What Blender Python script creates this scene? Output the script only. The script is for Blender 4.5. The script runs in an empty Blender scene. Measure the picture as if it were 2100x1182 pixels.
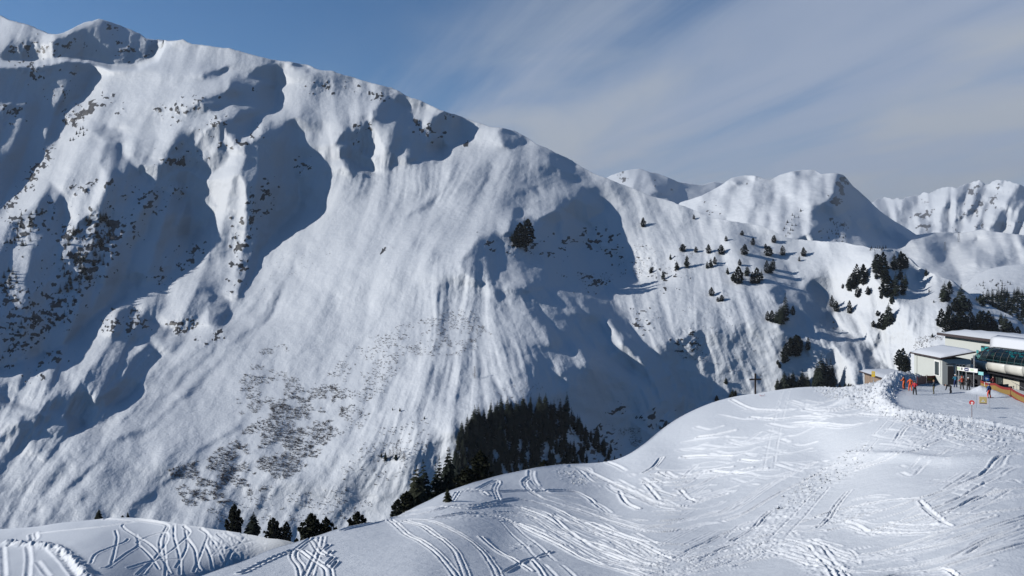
import bpy, bmesh, math, random
import numpy as np
from mathutils import Vector, Matrix

scene = bpy.context.scene
COL = scene.collection

# ------------------------------------------------------------------ camera
F, CX, CY, HC = 1600.0, 1050.0, 591.0, 13.0      # photo is 2100 x 1182; eye 13 m above the lift plateau
cam_d = bpy.data.cameras.new("camera")
cam = bpy.data.objects.new("camera", cam_d)
COL.objects.link(cam)
cam.location = (0, 0, HC)
cam.rotation_euler = (math.radians(90), 0, 0)
cam_d.sensor_width = 36.0
cam_d.lens = 36.0 * F / 2100.0
cam_d.clip_start = 0.5
cam_d.clip_end = 60000
scene.camera = cam

# ------------------------------------------------------------------ light
SUN_EL = math.radians(25.0)
SUN = Vector((-math.cos(SUN_EL), -0.12, math.sin(SUN_EL))).normalized()
sd = bpy.data.lights.new("sun", 'SUN')
sd.energy = 4.8
sd.angle = math.radians(0.5)
sd.color = (1.0, 0.975, 0.935)
sun = bpy.data.objects.new("sun", sd)
sun.rotation_euler = SUN.to_track_quat('Z', 'Y').to_euler()
sun.location = (-60, 20, 80)
COL.objects.link(sun)

world = bpy.data.worlds.new("World")
scene.world = world
world.use_nodes = True
wt = world.node_tree
for n in list(wt.nodes):
    wt.nodes.remove(n)
def wn(t, **kw):
    n = wt.nodes.new(t)
    for k, v in kw.items():
        setattr(n, k, v)
    return n
def wmath(op, a, b=None, clamp=False):
    n = wn('ShaderNodeMath', operation=op)
    n.use_clamp = clamp
    for i, x in enumerate((a, b)):
        if x is None:
            continue
        if isinstance(x, (int, float)):
            n.inputs[i].default_value = x
        else:
            wt.links.new(x, n.inputs[i])
    return n.outputs[0]
def wrange(x, a, b, c=0.0, d=1.0):
    n = wn('ShaderNodeMapRange', interpolation_type='SMOOTHSTEP')
    n.inputs[1].default_value, n.inputs[2].default_value = a, b
    n.inputs[3].default_value, n.inputs[4].default_value = c, d
    wt.links.new(x, n.inputs[0])
    return n.outputs[0]
sky = wn('ShaderNodeTexSky', sky_type='NISHITA')
sky.sun_disc = False
sky.sun_elevation = SUN_EL
sky.sun_rotation = math.radians(-90)
sky.altitude = 2200
sky.air_density = 1.0
sky.dust_density = 0.6
sky.ozone_density = 2.2
hsv = wn('ShaderNodeHueSaturation')
hsv.inputs['Saturation'].default_value = 1.25
wt.links.new(sky.outputs[0], hsv.inputs['Color'])
bg_sky = wn('ShaderNodeBackground')
bg_sky.inputs[1].default_value = 0.10
wt.links.new(hsv.outputs[0], bg_sky.inputs[0])
# high cirrus on a flat layer overhead: streaks run along one wind direction
tc = wn('ShaderNodeTexCoord')
sep = wn('ShaderNodeSeparateXYZ')
wt.links.new(tc.outputs['Generated'], sep.inputs[0])
zz = wmath('MAXIMUM', wmath('ADD', sep.outputs[2], 0.05), 0.03)
pxn = wmath('DIVIDE', sep.outputs[0], zz)
pyn = wmath('DIVIDE', sep.outputs[1], zz)
comb = wn('ShaderNodeCombineXYZ')
wt.links.new(pxn, comb.inputs[0]); wt.links.new(pyn, comb.inputs[1])
def cloud_noise(sx, sy, scale, detail, rough, dist, off):
    mp = wn('ShaderNodeMapping', vector_type='TEXTURE')
    mp.inputs['Rotation'].default_value = (0, 0, math.radians(109))
    mp.inputs['Scale'].default_value = (sx, sy, 1)
    mp.inputs['Location'].default_value = off
    wt.links.new(comb.outputs[0], mp.inputs[0])
    nz = wn('ShaderNodeTexNoise')
    nz.inputs['Scale'].default_value = scale
    nz.inputs['Detail'].default_value = detail
    nz.inputs['Roughness'].default_value = rough
    nz.inputs['Distortion'].default_value = dist
    wt.links.new(mp.outputs[0], nz.inputs['Vector'])
    return nz.outputs['Fac']
streak = cloud_noise(4.5, 0.8, 1.2, 7, 0.56, 0.7, (0.3, 0.2, 0))
puff = cloud_noise(1.5, 0.9, 0.85, 6, 0.5, 0.5, (3.1, 0.9, 0))
cov = wmath('ADD', pxn, wmath('MULTIPLY', wmath('SUBTRACT', pyn, 2.55), 0.62))
cov = wrange(cov, -0.75, 1.15)
m1 = wmath('ADD', wmath('MULTIPLY', streak, 1.35), wmath('MULTIPLY', cov, 0.62))
m1 = wrange(m1, 0.70, 1.42, 0.0, 0.95)
m2 = wmath('MULTIPLY', wrange(puff, 0.44, 0.66), cov)
bg_c1 = wn('ShaderNodeBackground')
bg_c1.inputs[0].default_value = (0.335, 0.40, 0.53, 1)
bg_c2 = wn('ShaderNodeBackground')
bg_c2.inputs[0].default_value = (0.415, 0.455, 0.515, 1)
mixA = wn('ShaderNodeMixShader'); mixB = wn('ShaderNodeMixShader'); mixC = wn('ShaderNodeMixShader')
wt.links.new(m1, mixA.inputs[0]); wt.links.new(bg_sky.outputs[0], mixA.inputs[1]); wt.links.new(bg_c1.outputs[0], mixA.inputs[2])
wt.links.new(wmath('MULTIPLY', m2, 0.85), mixB.inputs[0]); wt.links.new(mixA.outputs[0], mixB.inputs[1]); wt.links.new(bg_c2.outputs[0], mixB.inputs[2])
# dull grey murk low over the horizon, all round
low = wrange(sep.outputs[2], 0.04, 0.24, 0.75, 0.0)
low = wmath('MULTIPLY', low, wrange(puff, 0.25, 0.62, 0.55, 1.0))
bg_c3 = wn('ShaderNodeBackground')
bg_c3.inputs[0].default_value = (0.30, 0.345, 0.415, 1)
wt.links.new(low, mixC.inputs[0]); wt.links.new(mixB.outputs[0], mixC.inputs[1]); wt.links.new(bg_c3.outputs[0], mixC.inputs[2])
wo = wn('ShaderNodeOutputWorld')
wt.links.new(mixC.outputs[0], wo.inputs[0])

scene.view_settings.view_transform = 'Standard'
scene.view_settings.look = 'None'
scene.view_settings.exposure = 0.0
scene.view_settings.gamma = 1.0
scene.view_settings.use_curve_mapping = False

scene.cycles.diffuse_bounces = 0

# ------------------------------------------------------------------ helpers
def P(u, v, Y):
    return Vector(((u - CX) / F * Y, Y, HC + (CY - v) / F * Y))

def tag(o, label=None, cat=None, group=None, kind=None):
    if label: o['label'] = label
    if cat: o['category'] = cat
    if group: o['group'] = group
    if kind: o['kind'] = kind
    return o

_tabs = {}
def vnoise(x, y, seed):
    if seed not in _tabs:
        _tabs[seed] = np.random.RandomState(seed).rand(256, 256).astype(np.float32)
    T = _tabs[seed]
    xi = np.floor(x).astype(np.int64); yi = np.floor(y).astype(np.int64)
    fx = (x - xi); fy = (y - yi)
    fx = fx * fx * fx * (fx * (fx * 6 - 15) + 10); fy = fy * fy * fy * (fy * (fy * 6 - 15) + 10)
    x0 = xi & 255; x1 = (xi + 1) & 255; y0 = yi & 255; y1 = (yi + 1) & 255
    a = T[y0, x0]; b = T[y0, x1]; c = T[y1, x0]; d = T[y1, x1]
    return (a + (b - a) * fx) * (1 - fy) + (c + (d - c) * fx) * fy - 0.5
def fbm(x, y, seed, octv=5, gain=0.5):
    s = 0; a = 1.0; k = 1.0
    for i in range(octv):
        s = s + a * vnoise(x * k + i * 17.3, y * k + i * 9.1, seed + i)
        a *= gain; k *= 2.03
    return s
def sstep(x, a, b):
    t = np.clip((x - a) / (b - a), 0, 1)
    return t * t * (3 - 2 * t)
def inpoly(U, V, poly):
    p = np.asarray(poly, float)
    ins = np.zeros(U.shape, bool)
    x0, y0 = p[-1]
    for x1, y1 in p:
        if y1 != y0:
            c = ((y1 > V) != (y0 > V)) & (U < (x0 - x1) * (V - y1) / (y0 - y1) + x1)
            ins ^= c
        x0, y0 = x1, y1
    return ins
def blur(a, s):
    if s <= 0: return a
    p = int(3 * s) + 2
    b = np.pad(a, p, mode='edge')
    fy = np.fft.fftfreq(b.shape[0])[:, None]; fx = np.fft.rfftfreq(b.shape[1])[None, :]
    g = np.exp(-2 * math.pi ** 2 * s * s * (fx * fx + fy * fy))
    r = np.fft.irfft2(np.fft.rfft2(b) * g, b.shape)
    return r[p:-p, p:-p]
def bil(A, x, y):
    """bilinear sample of A at column x, row y (clamped)"""
    h, w = A.shape
    x = np.clip(x, 0, w - 1.001); y = np.clip(y, 0, h - 1.001)
    xi = x.astype(int); yi = y.astype(int); fx = x - xi; fy = y - yi
    return (A[yi, xi] * (1 - fx) + A[yi, xi + 1] * fx) * (1 - fy) + (A[yi + 1, xi] * (1 - fx) + A[yi + 1, xi + 1] * fx) * fy
class TPS:
    """thin plate through (u, v, Y): works on 1/Y, in which a flat slope is exactly linear"""
    def __init__(self, pts, smooth=0.0):
        p = np.asarray(pts, float)
        self.c = p[:, :2] / 500.0
        n = len(p)
        K = self.k(self.c, self.c) + smooth * np.eye(n)
        Q = np.hstack([np.ones((n, 1)), self.c])
        A = np.block([[K, Q], [Q.T, np.zeros((3, 3))]])
        self.w = np.linalg.solve(A, np.concatenate([1.0 / p[:, 2] * 1000, np.zeros(3)]))
    @staticmethod
    def k(a, b):
        d2 = ((a[:, None, :] - b[None, :, :]) ** 2).sum(-1)
        return 0.5 * d2 * np.log(d2 + 1e-12)
    def __call__(self, U, V):
        U = np.asarray(U, float); V = np.asarray(V, float)
        q = np.stack([U.ravel(), V.ravel()], 1) / 500.0
        out = self.w[-3] + q @ self.w[-2:]
        for i, c in enumerate(self.c):
            d2 = ((q - c) ** 2).sum(1)
            out += self.w[i] * 0.5 * d2 * np.log(d2 + 1e-12)
        return (1000.0 / out).reshape(U.shape)

def grid_mesh(name, X, Y, Z, mat, attrs=None, smooth=True):
    """X, Y, Z are rows x cols arrays; row 0 is the nearest"""
    r, c = X.shape
    me = bpy.data.meshes.new(name)
    co = np.empty((r * c, 3), np.float32)
    co[:, 0] = X.ravel(); co[:, 1] = Y.ravel(); co[:, 2] = Z.ravel()
    idx = np.arange(r * c, dtype=np.int32).reshape(r, c)
    q = np.stack([idx[:-1, :-1], idx[:-1, 1:], idx[1:, 1:], idx[1:, :-1]], -1).reshape(-1, 4)
    nq = len(q)
    me.vertices.add(r * c); me.vertices.foreach_set('co', co.ravel())
    me.loops.add(nq * 4); me.loops.foreach_set('vertex_index', q.ravel())
    me.polygons.add(nq)
    me.polygons.foreach_set('loop_start', np.arange(0, nq * 4, 4, dtype=np.int32))
    me.polygons.foreach_set('loop_total', np.full(nq, 4, np.int32))
    me.polygons.foreach_set('use_smooth', np.full(nq, smooth, bool))
    me.update(calc_edges=True)
    for k, a in (attrs or {}).items():
        at = me.attributes.new(k, 'FLOAT', 'POINT')
        at.data.foreach_set('value', a.ravel().astype(np.float32))
    me.materials.append(mat)
    o = bpy.data.objects.new(name, me)
    COL.objects.link(o)
    return o

# ------------------------------------------------------------------ materials
def new_mat(name):
    m = bpy.data.materials.new(name); m.use_nodes = True
    return m, m.node_tree, m.node_tree.nodes['Principled BSDF']
def nd(t, typ, **kw):
    n = t.nodes.new(typ)
    for k, v in kw.items():
        if k in n.inputs: n.inputs[k].default_value = v
        else: setattr(n, k, v)
    return n
def simple(name, col, rough=0.6, metal=0.0, var=0.15, scale=6.0, bump=0.0):
    """plain surface with a little procedural mottling"""
    m, t, b = new_mat(name)
    g = nd(t, 'ShaderNodeTexCoord')
    nz = nd(t, 'ShaderNodeTexNoise'); nz.inputs['Scale'].default_value = scale; nz.inputs['Detail'].default_value = 4
    t.links.new(g.outputs['Object'], nz.inputs['Vector'])
    mx = nd(t, 'ShaderNodeMix', data_type='RGBA')
    mx.inputs[6].default_value = (*[c * (1 - var) for c in col], 1)
    mx.inputs[7].default_value = (*[min(1, c * (1 + var)) for c in col], 1)
    t.links.new(nz.outputs['Fac'], mx.inputs[0])
    t.links.new(mx.outputs[2], b.inputs['Base Color'])
    b.inputs['Roughness'].default_value = rough
    b.inputs['Metallic'].default_value = metal
    if bump:
        bp = nd(t, 'ShaderNodeBump'); bp.inputs['Strength'].default_value = bump; bp.inputs['Distance'].default_value = 0.02
        t.links.new(nz.outputs['Fac'], bp.inputs['Height']); t.links.new(bp.outputs[0], b.inputs['Normal'])
    return m

def snow_mat(name, col=(0.585, 0.61, 0.64), s1=3.0, s2=22.0, d1=0.05, d2=0.012, rock=False, rscale=0.12, rcol=((0.035, 0.037, 0.042), (0.13, 0.125, 0.12)), rthr=(0.42, 0.58), strength=1.0):
    m, t, b = new_mat(name)
    g = nd(t, 'ShaderNodeNewGeometry')
    def noise(sc, det=5, rough=0.55):
        n = nd(t, 'ShaderNodeTexNoise'); n.inputs['Scale'].default_value = sc; n.inputs['Detail'].default_value = det
        n.inputs['Roughness'].default_value = rough
        t.links.new(g.outputs['Position'], n.inputs['Vector']); return n.outputs['Fac']
    n1, n2 = noise(s1), noise(s2)
    bp1 = nd(t, 'ShaderNodeBump'); bp1.inputs['Strength'].default_value = strength; bp1.inputs['Distance'].default_value = d1
    bp2 = nd(t, 'ShaderNodeBump'); bp2.inputs['Strength'].default_value = strength; bp2.inputs['Distance'].default_value = d2
    t.links.new(n1, bp1.inputs['Height']); t.links.new(n2, bp2.inputs['Height']); t.links.new(bp1.outputs[0], bp2.inputs['Normal'])
    b.inputs['Base Color'].default_value = (*col, 1)
    b.inputs['Roughness'].default_value = 0.55
    b.inputs['Specular IOR Level'].default_value = 0.25
    t.links.new(bp2.outputs[0], b.inputs['Normal'])
    if rock:
        at = nd(t, 'ShaderNodeAttribute', attribute_name='rock')
        rn = noise(rscale, 7, 0.62)
        s = nd(t, 'ShaderNodeMath', operation='ADD'); t.links.new(at.outputs['Fac'], s.inputs[0])
        sc = nd(t, 'ShaderNodeMath', operation='MULTIPLY_ADD'); t.links.new(rn, sc.inputs[0]); sc.inputs[1].default_value = 0.9; sc.inputs[2].default_value = -0.45
        t.links.new(sc.outputs[0], s.inputs[1])
        mr = nd(t, 'ShaderNodeMapRange'); mr.inputs[1].default_value = rthr[0]; mr.inputs[2].default_value = rthr[1]
        t.links.new(s.outputs[0], mr.inputs[0])
        rc = nd(t, 'ShaderNodeMix', data_type='RGBA')
        rc.inputs[6].default_value = (*rcol[0], 1); rc.inputs[7].default_value = (*rcol[1], 1)
        t.links.new(noise(rscale * 5, 4), rc.inputs[0])
        mx = nd(t, 'ShaderNodeMix', data_type='RGBA'); mx.inputs[6].default_value = (*col, 1)
        t.links.new(rc.outputs[2], mx.inputs[7]); t.links.new(mr.outputs[0], mx.inputs[0])
        t.links.new(mx.outputs[2], b.inputs['Base Color'])
    return m
# ------------------------------------------------------------------ mountains
class Mountain:
    """A mountainside as a surface of distance over the photo's pixels: a smooth slope through control
    points, with ribs, gullies and bowls integrated from which way each stretch of snow faces."""
    def __init__(self, name, u0, u1, v0, v1, res, ctrl, sky, bot, rows, cols, mat,
                 faces=(), base=-0.30, lam=0.05, rocks=(), flow=None, streak=(), streak0=0.38,
                 fbm_amp=1.0, fbm_px=90, fine=1.0, steps=(), warp=6.0, sky_rough=2.0, seed=1, back=0.5, smooth=0.0, facet=(), facet0=0.36, facet_px=9.0, gain=1.0, cutwave=2600., wig=1.0):
        self.u0, self.v0, self.res = u0, v0, res
        nu = int((u1 - u0) / res) + 1; nv = int((v1 - v0) / res) + 1
        U, V = np.meshgrid(u0 + res * np.arange(nu), v0 + res * np.arange(nv))
        wu = warp * (fbm(U / 60, V / 60, seed + 50, 5, 0.62) * 2)
        wv = warp * (fbm(U / 60 + 40, V / 60, seed + 60, 5, 0.62) * 2)
        s = np.full(U.shape, base)
        Uw, Vw = U + wu, V + wv
        def crop(poly, soft, A=Uw, B=Vw):
            p = np.asarray(poly, float); g = 3.5 * soft + 3 * warp + 4
            c0, r0 = np.maximum(((p.min(0) - g - (u0, v0)) / res).astype(int), 0)
            c1, r1 = ((p.max(0) + g - (u0, v0)) / res).astype(int) + 1
            sl = (slice(r0, max(r1, r0 + 1)), slice(c0, max(c1, c0 + 1)))
            return sl, blur(inpoly(A[sl], B[sl], poly).astype(float), soft / res)
        for val, soft, poly in faces:
            sl, m = crop(poly, soft * (0.5 if val > 0.8 else 1.0))
            s[sl] = s[sl] * (1 - m) + val * m
        # directional flutes down the fall line
        if flow is not None:
            fp = np.asarray([(a, b) for a, b, _ in flow], float); fd = np.asarray([c for _, _, c in flow], float)
            fd = fd / np.linalg.norm(fd, axis=1)[:, None]
            num = np.zeros(U.shape + (2,)); den = np.zeros(U.shape)
            for p, d in zip(fp, fd):
                w = 1.0 / (((U - p[0]) ** 2 + (V - p[1]) ** 2) + 900.0) ** 1.5
                num += w[..., None] * d; den += w
            D = num / den[..., None]; D /= np.linalg.norm(D, axis=2)[..., None] + 1e-9
            wn_ = fbm(U / 80, V / 80, seed + 90, 3) * wig
            D = np.stack([D[..., 0] + 0.35 * wn_, D[..., 1]], -1)
            rs = np.random.RandomState(seed + 7)
            lic = np.zeros(U.shape)
            for (sz, L, amp) in ((1.2, 26, 1.9), (3.0, 60, 1.4), (8.0, 110, 1.7)):
                white = blur(rs.randn(*U.shape), sz / res); white /= white.std()
                acc = np.zeros(U.shape); n = 0
                for sgn in (1, -1):
                    x = (U - u0) / res; y = (V - v0) / res
                    step = L / 14.0 / res
                    for k in range(14):
                        xi = np.clip(np.rint(x), 0, nu - 1).astype(int); yi = np.clip(np.rint(y), 0, nv - 1).astype(int)
                        acc += white[yi, xi] * (1 - k / 15.0); n += 1
                        d = D[yi, xi]
                        x = x + sgn * step * d[..., 0]; y = y + sgn * step * d[..., 1]
                acc -= blur(acc, 4 * sz / res + 2); acc /= acc.std()
                lic += amp * sz * acc
            white = blur(rs.randn(*U.shape), facet_px / res); white /= white.std()
            acc = np.zeros(U.shape)
            for sgn in (1, -1):
                x = (U - u0) / res; y = (V - v0) / res
                for k in range(12):
                    xi = np.clip(np.rint(x), 0, nu - 1).astype(int); yi = np.clip(np.rint(y), 0, nv - 1).astype(int)
                    acc += white[yi, xi] * (1 - k / 13.0); d = D[yi, xi]
                    x = x + sgn * facet_px * 1.0 / res * d[..., 0]; y = y + sgn * facet_px * 1.0 / res * d[..., 1]
            acc -= blur(acc, 5 * facet_px / res); acc /= acc.std()
            fac = np.tanh(1.6 * acc + 1.2 * fbm(U / 30, V / 34, seed + 95, 4, 0.6))
            fm = np.full(U.shape, facet0)
            for val, soft, poly in facet:
                sl, m = crop(poly, soft)
                fm[sl] = fm[sl] * (1 - m) + val * m
            s = s + fac * fm
            st = np.full(U.shape, streak0)
            for val, soft, poly in streak:
                sl, m = crop(poly, soft)
                st[sl] = st[sl] * (1 - m) + val * m
        # integrate facing -> log distance
        s = s * gain
        pad = 220
        sp = np.pad(s - s.mean(), pad, mode='linear_ramp', end_values=0)
        ku = 2 * math.pi * np.fft.fftfreq(sp.shape[1])[None, :] / res
        kv = 2 * math.pi * np.fft.fftfreq(sp.shape[0])[:, None] / res
        S = np.fft.fft2(sp)
        H = (-1j * ku * S) / (ku ** 2 + lam * kv ** 2 + (2 * math.pi / cutwave) ** 2)
        h = np.real(np.fft.ifft2(H))[pad:-pad, pad:-pad] / F
        cu = np.arange(u0, u1 + 25, 12.0); cv = np.arange(v0, v1 + 25, 12.0)
        base_ln = np.log(TPS(ctrl, smooth)(*np.meshgrid(cu, cv)))
        lnY = blur(bil(base_ln, (U - u0) / 12.0, (V - v0) / 12.0), 8.0 / res) + h
        for add, soft, poly in steps:
            sl, m = crop(poly, soft, U, V)
            lnY[sl] += add * m
        h2 = fbm(U / fbm_px, V / fbm_px * 1.25, seed, 5, 0.42) * fbm_px * 0.40 / F * fbm_amp
        lnY = lnY + h2
        # never overhang: each step up the picture also goes a little further away
        def clamp(L, k):
            L = L.copy()
            for r in range(nv - 2, -1, -1):
                L[r] = np.maximum(L[r], L[r + 1] + k * res / F)
            return L
        for it in range(3):
            lnY = lnY + blur(clamp(lnY, 0.45) - lnY, 14.0 / res)
        lnY = clamp(lnY, 0.3)
        hf = (1 - 2 * np.abs(fbm(U / 22, V / 26, seed + 20, 4, 0.5))) * 22 * 0.10 / F * fine
        if flow is not None:
            lnY = lnY - lic * st * 0.15 / F
            hf = hf * (0.4 + st * 0.6)
        lnY = lnY + hf
        # rock mask, where crags break the snow they stand proud
        rock = np.zeros(U.shape)
        rn = fbm(U / 11, V / 8, seed + 33, 5, 0.75)
        for (val, soft, poly) in rocks:
            sl, m = crop(poly, soft)
            rock[sl] = np.maximum(rock[sl], m * val)
        rmask = sstep(rock * 1.0 + rn * 0.9, 0.52, 0.66) * (rock > 0.02)
        crag = blur(rock, 6.0 / res) * (1 - 2 * np.abs(fbm(U / 17 + wu * .03, V / 15, seed + 44, 4, 0.55)))
        lnY = lnY - rmask * 2.2 / F - crag * 9.0 / F
        lnY = clamp(lnY, 0.1)
        self.lnY = lnY; self.rockraw = rmask
        # columns from foot to skyline, then down the far side
        uc = np.linspace(u0 + 2, u1 - 2, cols)
        sk = np.asarray(sky, float); bt = np.asarray(bot, float)
        vs = np.interp(uc, sk[:, 0], sk[:, 1])
        vs = vs + sky_rough * (fbm(uc / 45, uc * 0 + 3.7, seed + 71, 6, 0.6)) * 2
        self.uc, self.vs = uc, vs
        vb = np.interp(uc, bt[:, 0], bt[:, 1])
        t = np.linspace(0, 1, rows)[:, None]
        VV = vb[None, :] * (1 - t) + vs[None, :] * t
        UU = np.repeat(uc[None, :], rows, 0)
        YY = np.exp(bil(lnY, (UU - u0) / res, (VV - v0) / res))
        RR = bil(rmask, (UU - u0) / res, (VV - v0) / res)
        X = (UU - CX) / F * YY; Z = HC + (CY - VV) / F * YY
        nb = 10
        k = (np.arange(1, nb + 1) / nb)[:, None]
        span = 0.45 * YY[-1][None, :]
        Yb = YY[-1][None, :] + span * k ** 1.6
        drop = (Yb - YY[-1][None, :]) * back * (0.3 + 0.7 * k)
        Zb = Z[-1][None, :] - drop
        Xb = X[-1][None, :] + 0 * Yb
        Xb = (uc[None, :] - CX) / F * YY[-1][None, :] * (1 + 0.2 * k)
        X = np.vstack([X, Xb]); YY = np.vstack([YY, Yb]); Z = np.vstack([Z, Zb]); RR = np.vstack([RR, np.zeros((nb, cols))])
        self.obj = tag(grid_mesh(name, X, YY, Z, mat, {'rock': RR}), kind='structure')
    def depth(self, u, v):
        return float(np.exp(bil(self.lnY, np.array([(u - self.u0) / self.res]), np.array([(v - self.v0) / self.res]))[0]))
    def point(self, u, v):
        return P(u, v, self.depth(u, v))

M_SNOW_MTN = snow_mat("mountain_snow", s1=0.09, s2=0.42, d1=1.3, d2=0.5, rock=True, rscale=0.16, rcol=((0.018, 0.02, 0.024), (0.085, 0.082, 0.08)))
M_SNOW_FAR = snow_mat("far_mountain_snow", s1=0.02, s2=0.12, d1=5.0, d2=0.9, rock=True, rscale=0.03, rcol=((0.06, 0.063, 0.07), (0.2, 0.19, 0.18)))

# ---- main mountainside across the valley
ctrl_main = [
    (-320, 60, 1900), (-320, 500, 1300), (-320, 1080, 760),
    (0, 130, 1750), (0, 500, 1240), (0, 800, 930), (0, 1085, 740),
    (330, 90, 1720), (300, 400, 1330), (300, 750, 960), (300, 1075, 745),
    (640, 145, 1640), (600, 450, 1270), (600, 800, 930), (600, 1090, 740),
    (1000, 262, 1500), (950, 520, 1180), (950, 780, 890), (1090, 790, 865), (1110, 650, 1005), (960, 980, 770),
    (1240, 370, 1430), (1200, 560, 1180), (1260, 740, 1000), (1260, 900, 860), (1380, 760, 995),
    (1420, 432, 1350), (1430, 600, 1130), (1400, 850, 930),
    (1600, 475, 1260), (1600, 640, 1120), (1600, 800, 990),
    (1720, 497, 1180), (1720, 650, 1085), (1720, 800, 970),
    (1840, 512, 1080), (1840, 640, 1010), (1840, 780, 925),
    (1990, 610, 960), (1990, 720, 895), (2110, 665, 900), (2110, 760, 840), (2280, 740, 840), (2280, 800, 810)]
ctrl_main = [(a, b, c * math.exp(6e-5 * (a - 400) + 1.1e-4 * max(0, a - 1550))) for a, b, c in ctrl_main]
sky_main = [(-320, 90), (-150, 60), (0, 33), (20, 42), (45, 49), (70, 57), (100, 70), (116, 70), (128, 67), (160, 52), (185, 44), (203, 40), (225, 47), (255, 56),
    (285, 69), (300, 80), (318, 82), (328, 81), (345, 84), (362, 82), (375, 80), (386, 88), (395, 92), (430, 95), (470, 98), (500, 106), (530, 116), (560, 122),
    (600, 127), (630, 134), (650, 143), (680, 146), (720, 156), (760, 170), (800, 180), (830, 195), (860, 204), (900, 226), (930, 234), (965, 247), (1000, 258),
    (1030, 262), (1060, 272), (1100, 295), (1150, 319), (1190, 342), (1220, 358), (1245, 365), (1280, 379), (1330, 402), (1380, 415), (1420, 430), (1460, 448), (1510, 455),
    (1560, 464), (1600, 482), (1630, 489), (1680, 495), (1730, 496), (1760, 505), (1790, 507), (1830, 512), (1860, 525), (1880, 545), (1905, 558), (1950, 575),
    (1990, 608), (2040, 632), (2100, 664), (2300, 760)]
bot_main = [(-320, 1115), (0, 1112), (420, 1112), (640, 1116), (780, 1085), (880, 1045), (960, 1012), (1100, 985), (1260, 972), (1330, 935), (1400, 885), (1480, 848),
    (1600, 830), (1760, 812), (1900, 800), (2300, 800)]
DK = 1.35
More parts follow.
